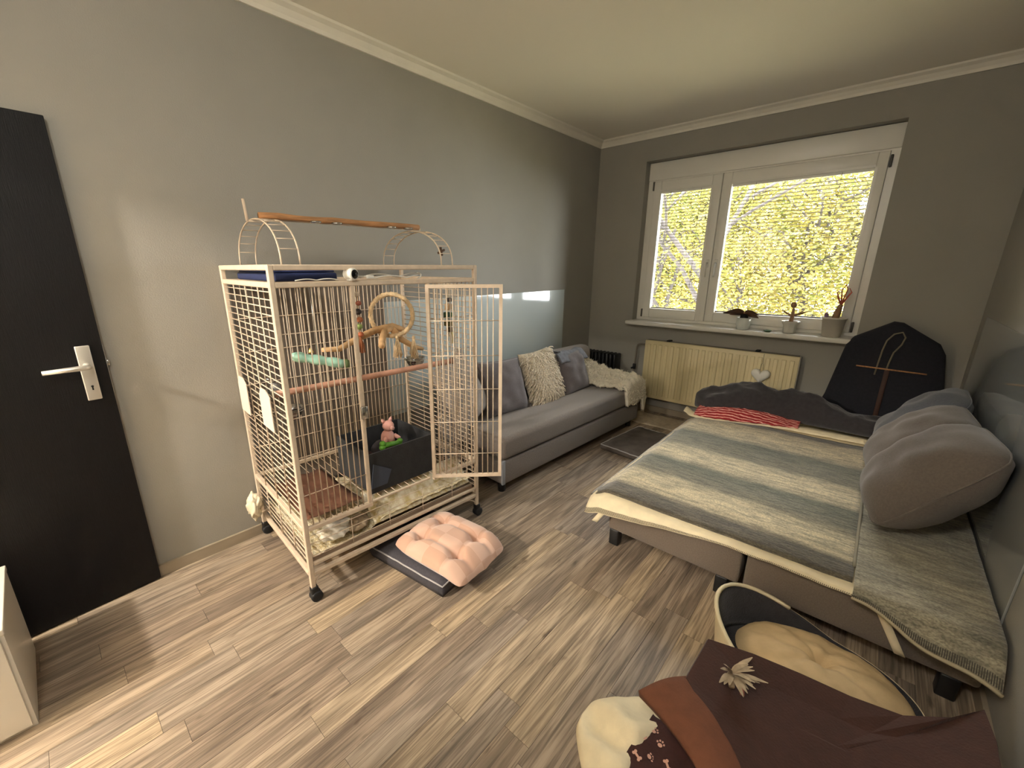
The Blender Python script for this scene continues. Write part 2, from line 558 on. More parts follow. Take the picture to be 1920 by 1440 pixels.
def sash(x0, x1, z0, z1, gx0, gx1, gz0, gz1, hx):
    o = link('sash', None, win, (0, 0, 0))
    y0, y1 = FY - 0.018, FY + 0.05
    def bar(a, b, c, d):
        return MB().rbox(a, b, y0, y1, c, d, r=0.006, seg=2).build('sash_rail', m_white, o)
    bar(x0, gx0, z0, z1); bar(gx1, x1, z0, z1); bar(gx0, gx1, z0, gz0); bar(gx0, gx1, gz1, z1)
    # slim inner bead
    g = MB()
    for (a, b, c, d) in ((gx0 - 0.012, gx0 + 0.004, gz0, gz1), (gx1 - 0.004, gx1 + 0.012, gz0, gz1), (gx0, gx1, gz0 - 0.012, gz0 + 0.004), (gx0, gx1, gz1 - 0.004, gz1 + 0.012)):
        g.bx(a, b, y0 - 0.004, y0 + 0.006, c, d)
    g.build('glazing_bead', m_white, o)
    MB().bx(gx0 - 0.004, gx1 + 0.004, FY + 0.028, FY + 0.034, gz0 - 0.004, gz1 + 0.004).build('pane', m_glass, o)
    # handle on the meeting stile
    h = MB().rbox(hx - 0.013, hx + 0.013, y0 - 0.010, y0 - 0.001, 1.45, 1.52, r=0.004)
    h.tube([(hx, y0 - 0.006, 1.487), (hx, y0 - 0.045, 1.487), (hx, y0 - 0.05, 1.47), (hx, y0 - 0.048, 1.40), (hx, y0 - 0.044, 1.365)], 0.0085, 8)
    h.build('handle', m_white, o)
    # venetian blind hanging in front of the pane
    bl = link('blind', None, o, (0, 0, 0))
    ya = FY + 0.004
    MB().rbox(gx0 + 0.004, gx1 - 0.004, ya - 0.010, ya + 0.010, gz1 - 0.024, gz1 - 0.002, r=0.003).build('head_rail', m_white, bl)
    MB().rbox(gx0 + 0.006, gx1 - 0.006, ya - 0.008, ya + 0.008, gz0 + 0.004, gz0 + 0.016, r=0.003).build('bottom_rail', m_slat, bl)
    hw = (gx1 - gx0) / 2 - 0.008
    t = math.radians(-12)
    dy, dz = 0.0085 * math.cos(t), 0.0085 * math.sin(t)
    vs = [(sx * hw, yy, zz) for sx in (-1, 1) for (yy, zz) in ((-dy, -dz), (0, 0.0014), (dy, dz), (dy, dz - 0.0008), (0, 0.0006), (-dy, -dz - 0.0008))]
    fs = [(i, (i + 1) % 6, 6 + (i + 1) % 6, 6 + i) for i in range(6)] + [(5, 4, 3, 2, 1, 0), (6, 7, 8, 9, 10, 11)]
    me = MB().add(vs, fs).mesh('slat'); me.materials.append(m_slat)
    z = gz0 + 0.03
    while z < gz1 - 0.035:
        link('slat', me, bl, ((gx0 + gx1) / 2, ya, z))
        z += 0.0272
    for fx in (0.2, 0.8):
        xx = gx0 + (gx1 - gx0) * fx
        MB().tube([(xx, ya - 0.010, gz0 + 0.01), (xx, ya - 0.010, gz1 - 0.01)], 0.0011, 4).build('ladder_cord', m_dark, bl)
sash(0.552, 1.148, 0.958, 2.236, 0.622, 1.070, 1.046, 2.150, 1.118)
sash(1.152, 2.212, 0.958, 2.236, 1.225, 2.150, 1.046, 2.142, 1.19)
g = MB()
for (hx, hz) in ((0.545, 2.20), (0.545, 1.0), (2.224, 2.17), (2.224, 1.0)):
    g.rbox(hx - 0.008, hx + 0.008, FY - 0.022, FY - 0.001, hz - 0.04, hz + 0.04, r=0.004, seg=2)
g.build('hinge_cover', mat('hinge_grey', rgb(70, 66, 60), 0.5), win)
sill = MB().rbox(0.468, 2.315, -0.125, 0.105, 0.893, 0.932, r=0.010, seg=3)
sl = sill.build('window_sill', m_sill, win)

# ------------------------------------------------------------ black room door
ang = math.atan2(0.039, 0.428)
DW = 0.84
hx, hy = 0.04 + 0.039 / 0.43 * DW, -4.061 - 0.428 / 0.43 * DW
door = struct(link('door_1', None, None, (0.088, -4.868, 0), 0))
dirv = Vector((0.032 - 0.088, -4.061 + 4.868, 0))
DL = dirv.length
door.rotation_euler = (0, 0, math.atan2(dirv.y, dirv.x) - math.pi / 2)
# local y runs from hinge to free edge, local +x faces the room
MB().rbox(-0.04, 0.0, 0.0, DL, 0.008, 1.98, r=0.002, seg=1, smooth=False).build('door_leaf', m_door, door)
hp = MB()
hp.rbox(0.0, 0.008, DL - 0.085, DL - 0.040, 0.93, 1.155, r=0.02, seg=4)
plate = hp.build('handle_plate', m_nickel, door)
MB().tube([(0.006, DL - 0.063, 1.075), (0.055, DL - 0.063, 1.075), (0.06, DL - 0.075, 1.075), (0.06, DL - 0.195, 1.075)], [0.011, 0.010, 0.0105, 0.009], 10).build('lever', m_nickel, door)
kh = MB().lathe([(0.0045, 0), (0.0045, 0.0006)], 12, Matrix.Translation((0.0082, DL - 0.062, 0.988)) @ Matrix.Rotation(math.pi / 2, 4, 'Y'))
kh.bx(0.0082, 0.0088, DL - 0.0645, DL - 0.0595, 0.972, 0.988)
kh.build('keyhole', m_dark, plate)
MB().rbox(-0.032, -0.008, DL, DL + 0.003, 0.95, 1.15, r=0.001, seg=1).build('lock_plate', m_steel, door)
MB().rbox(-0.028, -0.012, DL + 0.003, DL + 0.012, 1.06, 1.085, r=0.002, seg=1).build('latch', m_steel, door)

# low white cabinet beside the doorway
cb = thing('low_cabinet', 'low white cabinet standing in front of the black door', 'cabinet', (0.14, -4.49, 0))
mwc = mat('cabinet_white', rgb(214, 208, 196), 0.35)
MB().bx(0, 0.42, -0.36, 0, 0.0, 0.37).build('body', mwc, cb)
MB().rbox(-0.002, 0.425, -0.365, 0.003, 0.37, 0.39, r=0.003, seg=2).build('top', mwc, cb)
MB().bx(0.4205, 0.435, -0.35, -0.01, 0.02, 0.362).build('cabinet_door', mwc, cb)

# hall ceiling lamp that throws the light through the doorway
hl = thing('hall_lamp', 'round white ceiling lamp in the hall behind the doorway', 'lamp', (0.42, -6.05, ZC))
MB().lathe([(0.06, -0.03), (0.06, 0.0)], 20).build('canopy', m_white, hl)
MB().tube([(0, 0, -0.03), (0, 0, -0.22)], 0.006, 8).build('rod', m_steel, hl)
ms = bpy.data.materials.new('lamp_glass')
_nt = NT(ms)
_nt.t.nodes.remove(_nt.b)
_e = _nt.n('ShaderNodeEmission'); _e.inputs[0].default_value = (1, 0.88, 0.7, 1); _e.inputs[1].default_value = 1.0
_tr = _nt.n('ShaderNodeBsdfTransparent'); _ad = _nt.n('ShaderNodeAddShader')
_nt.l(_e.outputs[0], _ad.inputs[0]); _nt.l(_tr.outputs[0], _ad.inputs[1]); _nt.l(_ad.outputs[0], _nt.t.nodes['Material Output'].inputs[0])
MB().ball((0, 0, -0.32), 0.10, 20, 12).build('globe', ms, hl)
HL = light('hall_lamp_light', 'POINT', (0, 0, -0.32), 165, (1.0, 0.91, 0.79), shadow_soft_size=0.08)
HL.parent = hl

# added fill lamp behind the camera, out of view, brightens the whole room
rl = thing('fill_lamp', 'added round white fill lamp near the doorway end of the room', 'lamp', (1.98, -4.66, ZC))
MB().lathe([(0.07, -0.03), (0.07, 0.0)], 20).build('canopy', m_white, rl)
MB().tube([(0, 0, -0.03), (0, 0, -0.16)], 0.006, 8).build('rod', m_steel, rl)
MB().ball((0, 0, -0.29), 0.14, 24, 14).build('globe', ms, rl)
RL = light('fill_lamp_light', 'POINT', (0, 0, -0.29), 20, (1.0, 0.96, 0.89), shadow_soft_size=0.15)
RL.parent = rl
# ------------------------------------------------------------ parrot cage
CX, CY, CT = 0.7244, -3.6297, 0.0655
CW, CD = 1.01, 0.715
def cg(u, w, z=0.0):
    """cage coordinates (along the front, into the depth, up) -> room"""
    return Vector((CX + math.sin(CT) * u - math.cos(CT) * w, CY + math.cos(CT) * u + math.sin(CT) * w, z))
def cl(u, w, z):
    return (-w, u, z)
cage = thing('bird_cage', 'large cream metal parrot cage on castors with its front door open', 'bird cage', (CX, CY, 0), -CT)
T = 0.021
def ctube(name, a, b, parent=cage, t=T, m=m_cage):
    """square tube between two cage points, axis aligned in cage space"""
    a = Vector(cl(*a)); b = Vector(cl(*b))
    lo = [min(a[i], b[i]) - t / 2 for i in range(3)]
    hi = [max(a[i], b[i]) + t / 2 for i in range(3)]
    return MB().rbox(lo[0], hi[0], lo[1], hi[1], lo[2], hi[2], r=0.003, seg=1, smooth=False).build(name, m, parent)
h = T / 2
ZT, ZM, ZG, ZTR, ZL = 1.455, 1.392, 0.365, 0.262, 0.14
for (u, w) in ((h, h), (CW - h, h), (h, CD - h), (CW - h, CD - h)):
    ctube('post', (u, w, 0.075), (u, w, ZT))
for z in (ZT, ZM, ZL):
    ctube('rail', (h + T, h, z), (CW - h - T, h, z)); ctube('rail', (h + T, CD - h, z), (CW - h - T, CD - h, z))
    ctube('rail', (h, h + T, z), (h, CD - h - T, z)); ctube('rail', (CW - h, h + T, z), (CW - h, CD - h - T, z))
for z in (ZG,):
    ctube('rail', (h + T, h, z), (0.318, h, z)); ctube('rail', (0.70, h, z), (CW - h - T, h, z))
    ctube('rail', (0.34, h + 0.022, z - 0.006), (0.68, h + 0.022, z - 0.006), t=0.012)
    ctube('rail', (h + T, CD - h, z), (CW - h - T, CD - h, z))
    ctube('rail', (h, h + T, z), (h, CD - h - T, z)); ctube('rail', (CW - h, h + T, z), (CW - h, CD - h - T, z))
ctube('rail', (h + T, h - 0.002, 0.188), (CW - h - T, h - 0.002, 0.188), t=0.016)
ctube('door_post', (0.318, h, ZG + T / 2), (0.318, h, ZM - T / 2), t=0.018)
ctube('door_post', (0.70, h, ZG + T / 2), (0.70, h, ZM - T / 2), t=0.018)
BR = 0.0026
_bm = {}
def bar(p, q, parent, r=BR):
    a = Vector(cl(*p)); b = Vector(cl(*q))
    L = round((b - a).length, 4)
    ax = 'z' if abs(b.z - a.z) > 0.5 * L else ('y' if abs(b.y - a.y) > 0.5 * L else 'x')
    k = (L, ax, r)
    if k not in _bm:
        d = {'x': Vector((1, 0, 0)), 'y': Vector((0, 1, 0)), 'z': Vector((0, 0, 1))}[ax] * (L / 2)
        me = MB().tube([-d, d], r, 6).mesh('bar')
        me.materials.append(m_cage)
        _bm[k] = me
    return link('bar', _bm[k], parent, (a + b) / 2)
def vpanel(name, u0, u1, w, z0, z1, n, hz, inset=0.004):
    p = link(name, None, cage, (0, 0, 0))
    for i in range(n):
        u = u0 + (u1 - u0) * (i + 1) / (n + 1)
        bar((u, w, z0), (u, w, z1), p)
    for z in hz:
        bar((u0, w + inset, z), (u1, w + inset, z), p, 0.0021)
    return p
HZ = (1.21, 1.04, 0.870, 0.697, 0.522)
vpanel('front_panel', 0.021, 0.310, h, ZG + h, ZM - h, 10, HZ)
vpanel('front_panel', 0.709, CW - T, h, ZG + h, ZM - h, 10, HZ)
vpanel('back_panel_bars', 0.021, CW - T, CD - h, ZG + h, ZM - h, 36, HZ, -0.004)
def hpanel(name, u, z0, z1, dz, vs_, outs):
    p = link(name, None, cage, (0, 0, 0))
    z = z0 + dz * 0.6
    while z < z1 - dz * 0.3:
        bar((u, T, z), (u, CD - T, z), p)
        z += dz
    for w in vs_:
        bar((u + outs, w, z0), (u + outs, w, z1), p)
    return p
hpanel('side_panel', h, ZG + h, ZM - h, 0.0295, (0.17, 0.345, 0.525), -0.004)
hpanel('side_panel', CW - h, ZG + h, ZM - h, 0.0295, (0.17, 0.345, 0.525), 0.004)
hpanel('lower_side_panel', h, ZL + h + 0.03, ZG - h, 0.0285, (0.17, 0.345, 0.525), -0.004)
hpanel('lower_side_panel', CW - h, ZL + h + 0.03, ZG - h, 0.0285, (0.17, 0.345, 0.525), 0.004)
# lower front: a few long rods above the tray
lf = link('lower_front_panel', None, cage, (0, 0, 0))
for z in (0.225, 0.285, 0.325):
    bar((T, h + 0.004, z), (CW - T, h + 0.004, z), lf, 0.0018)
for u in (0.22, 0.42, 0.62, 0.82):
    bar((u, h + 0.006, 0.2), (u, h + 0.006, 0.330), lf, 0.0018)
# grate under the box
gr = link('floor_grate', None, cage, (0, 0, 0))
for i in range(24):
    u = 0.03 + (CW - 0.06) * i / 23
    bar((u, 0.045, ZG - 0.014), (u, CD - T, ZG - 0.014), gr, 0.002)
# dull grey board behind the bars of the back
MB().bx(-CD + 0.0005, -CD + 0.0045, 0.03, 0.865, 0.2, ZM - 0.02).build('back_board', m_cagedk, cage)
# open door, swung out to the front right
da = math.atan2(0.24, 0.28)
dr = link('cage_door', None, cage, (0.012, 0.672, 0), 0)
dr.rotation_euler = (0, 0, -da)
LDR, Z0, Z1 = 0.362, 0.388, 1.378
for (y0, y1, z0, z1) in ((0, 0.016, Z0, Z1), (LDR - 0.016, LDR, Z0, Z1), (0.016, LDR - 0.016, Z0, Z0 + 0.016), (0.016, LDR - 0.016, Z1 - 0.016, Z1)):
    MB().bx(0, 0.014, y0, y1, z0, z1).build('door_frame', m_cage, dr)
meb = MB().tube([(0, 0, Z0 + 0.014), (0, 0, Z1 - 0.014)], BR, 6).mesh('bar'); meb.materials.append(m_cage)
for i in range(11):
    link('bar', meb, dr, (0.007, 0.016 + (LDR - 0.032) * (i + 1) / 12, 0))
meh = MB().tube([(0, 0.012, 0), (0, LDR - 0.012, 0)], 0.0023, 6).mesh('bar'); meh.materials.append(m_cage)
for z in (1.21, 1.04, 0.870, 0.697, 0.522):
    link('bar', meh, dr, (0.012, 0, z))
MB().rbox(0.0, 0.012, 0.305, 0.335, 0.80, 0.86, r=0.003, seg=1).build('door_latch', m_steel, cage)
# tray with litter
MB().bx(-CD + 0.03, -0.028, 0.03, CW - 0.03, 0.168, 0.176).bx(-0.034, -0.028, 0.03, CW - 0.03, 0.176, 0.205).build('litter_tray', mat('tray_metal', rgb(150, 130, 112), 0.5, var=0.1), cage)
m_litter = mat('litter', rgb(198, 178, 130), 0.95, var=0.3, scale=60, col2=rgb(236, 228, 204), bump=0.8, bscale=140)
def lit(s, t):
    return (-CD + 0.04 + (CD - 0.08) * s, 0.04 + (CW - 0.08) * t, 0.2 + 0.022 * fb(s * 6, t * 9, 1) + 0.05 * sst(0.75, 1, s) * sst(0.2, 0.5, t))
stuff(MB().grid(lit, 36, 60).build('litter', m_litter, cage))
# slanting apron that catches the seed, bottom braces, castors
m_apron = mat('seed_apron', rgb(226, 220, 200), 0.45, col2=rgb(186, 166, 112), scale=26, bump=0.5, bscale=80)
MB().grid(lambda s, t: (-0.16 + 0.125 * s, 0.345 + 0.62 * t, 0.352 - 0.125 * s + 0.004 * fb(s * 8, t * 30)), 14, 40, thick=0.003).build('seed_apron', m_apron, cage)
for (u, w, du) in ((h, h, 1), (CW - h, h, -1)):
    pts = [cl(u + du * (0.012 + 0.11 * (1 - math.cos(a))), w, 0.085 + 0.045 * math.sin(a)) for a in [i * math.pi / 2 / 8 for i in range(9)]]
    MB().tube(pts, 0.004, 6).build('brace', m_cage, cage)
for (u, w) in ((h, h), (CW - h, h), (h, CD - h), (CW - h, CD - h)):
    c = link('castor', None, cage, cl(u, w, 0))
    MB().rbox(-0.017, 0.017, -0.014, 0.02, 0.035, 0.077, r=0.008, seg=2).build('fork', m_black, c)
    Mx = Matrix.Translation((0, 0.008, 0.026)) @ Matrix.Rotation(math.pi / 2, 4, 'Y')
    MB().lathe([(0.018, -0.02), (0.026, -0.017), (0.026, -0.004), (0.022, -0.002), (0.022, 0.002), (0.026, 0.004), (0.026, 0.017), (0.018, 0.02)], 18, Mx).build('wheel', m_rubber, c)
# feeder doors on the left side
for (w0, w1, zz) in ((0.165, 0.31, 0.0), (0.515, 0.66, -0.012)):
    pts = [(w0, 0.775), (w1, 0.775), (w1, 0.915), (w1 - 0.03, 0.955), (w0 + 0.05, 0.955), (w0, 0.93)]
    vs = [cl(-0.012, a, b + zz) for a, b in pts] + [cl(-0.008, a, b + zz) for a, b in pts]
    n = len(pts)
    fs = [tuple(range(n)), tuple(range(2 * n - 1, n - 1, -1))] + [(i, n + i, n + (i + 1) % n, (i + 1) % n) for i in range(n)]
    MB().add(vs, fs).build('feeder_door', mat('feeder_plate', rgb(232, 216, 200), 0.45, var=0.03, scale=30), cage)
# play top: two arched ladders
def arch(u0, u1, w0, w1, zt):
    a = link('arch_ladder', None, cage, (0, 0, 0))
    def P(u, q):
        w = (w0 + w1) / 2 + (w1 - w0) / 2 * math.cos(q)
        return cl(u, w, ZT + 0.008 + (zt - ZT - 0.008) * math.sin(q) ** 0.8)
    for u in (u0, u1):
        MB().tube([P(u, math.pi * i / 24) for i in range(25)], 0.0036, 6).build('ladder_rail', m_cage, a)
    for i in range(1, 14):
        q = math.pi * (i + 0.15) / 14.3
        MB().tube([P(u0, q), P(u1, q)], 0.0022, 6).build('rung', m_cage, a)
arch(0.075, 0.145, 0.07, 0.63, 1.648)
arch(0.835, 0.905, 0.07, 0.63, 1.64)

# --------------------------- things on and in the cage
def at(name, label, cat, u, w, z, group=None, extra=0.0):
    return thing(name, label, cat, cg(u, w, z), -CT + extra, group)
# top perch
tp = at('play_perch', 'thick brown wooden perch lying across the cage top arches', 'perch', 0.5, 0.35, 1.649)
pts = [(0.0, -0.40 + 0.8 * i / 10, 0.016 + 0.002 * math.sin(i * 1.7)) for i in range(11)]
MB().tube(pts, [0.0125 + 0.0015 * math.sin(i * 2.1) for i in range(11)], 10).build('dowel', m_wood, tp)
MB().bx(-0.022, -0.012, -0.36, 0.42, 0.0, 0.012).build('support_rail', m_cage, tp)
for y in (-0.17, 0.22):
    for k, dx in enumerate((0, 0.1)):
        MB().lathe([(0.016, -0.006), (0.024, -0.004), (0.025, 0.002), (0.021, 0.0)], 14, Matrix.Translation((0.02, y + dx, 0.004))).build('cup_ring', m_steel, tp)
st = at('cage_stick', 'thin cream upright stick fixed behind the left cage arch', 'stick', 0.055, 0.35, 1.639)
st.location.z = 1.639
MB().tube([(0, 0, 0), (-0.004, -0.004, 0.085)], 0.006, 8).build('stick_rod', m_cage, st)
MB().tube([(0, 0, 0.002), (0, 0.05, 0.0)], 0.0045, 8).build('stick_foot', m_cage, st)
bc = at('peg', 'small dark brown peg clipped on the right cage arch', 'clip', 0.87, 0.115, 1.53)
MB().tube([(0, -0.02, -0.006), (0, 0.02, 0.01)], 0.006, 8).build('peg_bar', m_lead, bc)
MB().tube([(0, 0.004, -0.018), (0, -0.004, 0.022)], 0.006, 8).build('peg_cross', m_lead, bc)
bm_ = at('folded_mat', 'dark blue foam mat lying on top of the cage', 'mat', 0.17, 0.35, ZM + h)
MB().rbox(-0.25, 0.27, -0.125, 0.125, 0.0, 0.032, r=0.008, seg=2).build('foam', m_blue, bm_)
MB().rbox(-0.24, 0.262, -0.118, 0.118, 0.033, 0.042, r=0.004, seg=1).build('foam_fold', m_blue, bm_)
wc = at('webcam', 'small white camera with black lens on the cage front rail', 'camera', 0.318, 0.008, ZM + h)
Mc = Matrix.Translation((0.004, 0, 0.026)) @ Matrix.Rotation(math.radians(20), 4, 'Z') @ Matrix.Rotation(math.pi / 2, 4, 'Y')
MB().lathe([(0.010, -0.03), (0.019, -0.026), (0.0235, -0.01), (0.024, 0.014), (0.022, 0.02), (0.0, 0.021)], 22, Mc).build('housing', m_white, wc)
MB().lathe([(0.0185, 0.0), (0.017, 0.003), (0.0, 0.0045)], 22, Mc @ Matrix.Translation((0, 0, 0.0205))).build('lens', mat('lens_black', rgb(6, 6, 8), 0.08), wc)
MB().lathe([(0.017, 0.0), (0.017, 0.004), (0.008, 0.006), (0.006, 0.012)], 16).build('foot', m_white, wc)
cbl = at('power_cable', 'loose white cable coiled along the cage front rail', 'cable', 0.3, 0.012, ZM + h)
g = MB()
rc = random.Random(4)
for k in range(3):
    pts = []
    for i in range(26):
        f = i / 25
        y = (-0.2 + 0.17 * f) if k == 0 else (0.035 + (0.30 + 0.03 * k) * f)
        pts.append((-0.012 - 0.01 * k + 0.004 * math.sin(f * 9 + k), y, 0.004 + 0.010 * abs(math.sin(f * 6.3 + k * 1.2)) * (0.5 + 0.5 * k) + 0.003 * k))
    g.tube(pts, 0.0026, 6)
pts = [(-0.02, 0.36 + 0.022 * math.sin(q), 0.016 + 0.013 * math.cos(q)) for q in [i * math.pi / 10 for i in range(11)]]
g.tube(pts, 0.0026, 6)
g.build('cord', m_white, cbl)
MB().rbox(-0.022, -0.006, 0.10, 0.13, 0.006, 0.02, r=0.003).build('plug', m_white, cbl)

# long perch with steel bowls
pe = at('long_perch', 'long reddish wooden perch running across inside the cage', 'perch', CW / 2, 0.2, 0.918)
MB().tube([(0, -0.49 + 0.98 * i / 8, 0.015) for i in range(9)], 0.0145, 10).build('dowel', m_redwood, pe)
for s in (-1, 1):
    MB().lathe([(0.02, 0), (0.02, 0.006)], 14, Matrix.Translation((0, s * 0.4915 - 0.003, 0.015)) @ Matrix.Rotation(math.pi / 2, 4, 'X') @ Matrix.Translation((0, 0, -0.006))).build('end_washer', m_steel, pe)
def bowl(label, u, w, z, r=0.055, dpt=0.05, food=None):
    b = at('feeding_bowl', label, 'bowl', u, w, z, 'steel bowls in the cage')
    MB().lathe([(0.0, 0.001), (r * 0.62, 0.0), (r * 0.9, dpt * 0.45), (r, dpt), (r * 1.07, dpt + 0.001), (r * 1.07, dpt - 0.003), (r * 0.96, dpt - 0.004), (r * 0.86, dpt * 0.5), (r * 0.6, 0.004), (0.0, 0.004)], 24).build('cup', m_steel, b)
    MB().tube([(r * 1.1 * math.cos(q), r * 1.1 * math.sin(q), dpt - 0.008) for q in [i * 2 * math.pi / 24 for i in range(24)]], 0.0028, 6, closed=True).build('holder_ring', m_steel, b)
    if food:
        MB().lathe([(0.0, dpt * 0.62), (r * 0.88, dpt * 0.55)], 18).build('seed_fill', food, b)
    return b
bowl('round steel bowl hung by the right end of the cage perch', 0.83, 0.34, 0.905, food=m_dark)
bowl('round steel bowl inside the cage behind the lower right feeder plate', 0.085, 0.235, 0.80, food=m_lead)
bowl('round steel bowl inside the cage behind the far feeder plate', 0.085, 0.585, 0.80, food=m_dark)
gb = at('bell_toy', 'round grey bell toy with black clip hanging above the feeder plates', 'bird toy', 0.05, 0.3, 0.90)
MB().ball((0, 0.005, 0.03), (0.026, 0.024, 0.03), 16, 10).build('bell_body', mat('dull_grey', rgb(128, 126, 124), 0.45, var=0.2, scale=40), gb)
MB().tube([(0, 0, 0.058), (-0.004, -0.01, 0.075), (-0.01, -0.024, 0.08)], 0.004, 6).build('hook', m_steel, gb)
MB().rbox(-0.07, -0.02, -0.012, 0.012, -0.01, 0.02, r=0.006).build('clip', m_black, gb)

# rope ring with wooden branches and tassels
rr = at('rope_swing', 'round rope ring swing wound in pale rope hanging inside the cage', 'bird toy', 0.70, 0.35, 1.09)
Ms = Matrix.Translation((0, 0, 0.115)) @ Matrix.Rotation(math.radians(-38), 4, 'Z')
n = 90
ringp = []
for i in range(n):
    q = 2 * math.pi * i / n
    ringp.append(Ms @ Vector((0, 0.112 * math.cos(q), 0.112 * math.sin(q))))
MB().tube(ringp, [0.0125 + 0.0018 * math.sin(i * 2 * math.pi / 3.0) for i in range(n)], 8, closed=True).build('rope_ring', m_rope, rr)
MB().tube([Ms @ Vector((0, 0, 0.12)), Ms @ Vector((0, 0, 0.165)), Vector((0, 0, 0.30))], 0.0025, 6).build('hanging_wire', m_steel, rr)
br = at('branch_perch', 'gnarled pale branch perch fixed across the middle of the cage', 'perch', 0.56, 0.33, 1.02)
MB().tube([(0.02, -0.27, 0.055), (0.0, -0.18, 0.045), (-0.02, -0.06, 0.085), (-0.05, 0.05, 0.11), (-0.05, 0.16, 0.12), (-0.04, 0.24, 0.09)], [0.011, 0.014, 0.017, 0.019, 0.02, 0.014], 10).build('limb', m_branch, br)
MB().tube([(0.10, 0.0, 0.05), (0.03, 0.05, 0.085), (-0.03, 0.10, 0.105), (-0.05, 0.15, 0.115)], [0.017, 0.018, 0.019, 0.02], 10).build('fork_limb', m_branch, br)
MB().tube([(-0.05, 0.15, 0.115), (-0.02, 0.19, 0.05), (0.0, 0.26, 0.0), (0.0, 0.32, -0.02)], [0.02, 0.017, 0.015, 0.010], 10).build('fork_limb', m_branch, br)
def tassel(u, w, z, L, n_, label, m):
    o = at('tassel_toy', label, 'bird toy', u, w, z)
    rt = random.Random(int(u * 1000))
    g = MB()
    for i in range(n_):
        a = rt.random() * 6.28
        s = rt.random()
        g.tube([(0.004 * math.cos(a), 0.004 * math.sin(a), 0), (0.02 * s * math.cos(a), 0.02 * s * math.sin(a), -L * 0.5), (0.03 * s * math.cos(a), 0.03 * s * math.sin(a), -L * (0.8 + 0.3 * rt.random()))], 0.0022, 4)
    stuff(g.build('strands', m, o))
    MB().lathe([(0.006, -0.006), (0.010, 0.0), (0.008, 0.012), (0.0, 0.016)], 10).build('knot', m, o)
    return o
tassel(0.695, 0.30, 1.085, 0.10, 60, 'pale sisal tassel dangling under the rope ring', m_rope)
tassel(0.80, 0.30, 1.075, 0.11, 60, 'pale sisal tassel dangling by the right steel bowl', m_rope)
for k, (dz, dy) in enumerate(((0, 0.0),)):
    pass
bt = at('bead_toy', 'hanging string of wooden beads with reddish tassel in the cage', 'bird toy', 0.50, 0.33, 1.05)
MB().tube([(0, 0, 0.0), (0, 0, 0.33)], 0.002, 6).build('string', m_rope, bt)
for (z, r, c) in ((0.275, 0.016, rgb(176, 160, 140)), (0.232, 0.015, rgb(150, 84, 66)), (0.19, 0.019, rgb(60, 48, 44)), (0.15, 0.017, rgb(170, 104, 70)), (0.115, 0.018, rgb(140, 160, 92)), (0.075, 0.016, rgb(166, 92, 60))):
    MB().ball((0, 0.004 * math.sin(z * 90), z), (r, r, r * 0.85), 14, 8).build('bead', mat('bead', c, 0.6, var=0.15, scale=40), bt)
rt = random.Random(5)
g = MB()
for i in range(40):
    a = rt.random() * 6.28
    s = rt.random()
    g.tube([(0, 0, 0.07), (0.014 * s * math.cos(a), 0.014 * s * math.sin(a), 0.02), (0.018 * s * math.cos(a), 0.018 * s * math.sin(a), -0.02)], 0.002, 4)
stuff(g.build('tassel', mat('tassel_rust', rgb(160, 100, 64), 0.9), bt))
mt = at('tube_toy', 'mint green wavy plastic tube toy hanging behind the front bars', 'bird toy', 0.205, 0.16, 1.045, extra=0.0)
pts = [(-0.03 + 0.06 * i / 14, -0.10 + 0.2 * i / 14, 0.045 - 0.055 * i / 14) for i in range(15)]
MB().tube(pts, [0.012] + [0.021 + 0.003 * math.sin(i * 1.35) for i in range(13)] + [0.02], 12).build('tube_body', m_mint, mt)
MB().ball((0.033, 0.113, -0.012), (0.02, 0.018, 0.022), 14, 8).build('end_cap', mat('green_cap', rgb(92, 110, 66), 0.5), mt)
MB().tube([(0, 0, 0.035), (0, 0, 0.33)], 0.0018, 5).build('chain', m_steel, mt)
bb = at('small_bell', 'tiny brass bell hanging above the mint tube toy', 'bell', 0.215, 0.26, 1.078)
MB().lathe([(0.012, 0.0), (0.011, 0.006), (0.007, 0.02), (0.0, 0.026)], 12).build('bell_cup', mat('brass', rgb(220, 196, 120), 0.3, metal=0.9), bb)
MB().tube([(0, 0, 0.025), (0, 0, 0.3)], 0.0015, 5).build('cord', m_dark, bb)
gt = at('block_toy', 'green and beige block toy hanging on the right cage wall', 'bird toy', 0.965, 0.19, 1.02)
MB().tube([(0, 0, 0.06), (0, 0, 0.36)], 0.002, 5).build('cord', m_rope, gt)
for (y, z, s, c) in ((0.0, 0.225, (0.032, 0.032, 0.034), rgb(176, 148, 116)), (0.006, 0.262, (0.03, 0.024, 0.022), rgb(34, 28, 26)), (-0.012, 0.178, (0.03, 0.03, 0.036), rgb(40, 78, 46)), (0.014, 0.178, (0.028, 0.024, 0.03), rgb(58, 120, 70)), (0.0, 0.135, (0.038, 0.044, 0.034), rgb(96, 92, 48)), (0.006, 0.098, (0.034, 0.03, 0.026), rgb(72, 62, 36))):
    MB().rbox(-s[0] / 2, s[0] / 2, y - s[1] / 2, y + s[1] / 2, z - s[2] / 2, z + s[2] / 2, r=0.005, seg=2).build('block', mat('toy_block', c, 0.6, var=0.1), gt)
for (y, dz, c, L) in ((-0.012, 0.085, rgb(236, 230, 216), 0.09), (0.004, 0.085, rgb(226, 218, 200), 0.07), (0.02, 0.095, rgb(172, 160, 80), 0.08)):
    MB().grid(lambda s, t, y=y, dz=dz, L=L: (0.004 * math.sin(t * 5), y + 0.016 * (s - 0.5) + 0.012 * t * (1 if y > 0 else -0.4), dz - L * t), 2, 8, thick=0.001).build('ribbon', mat('ribbon', c, 0.8), gt)

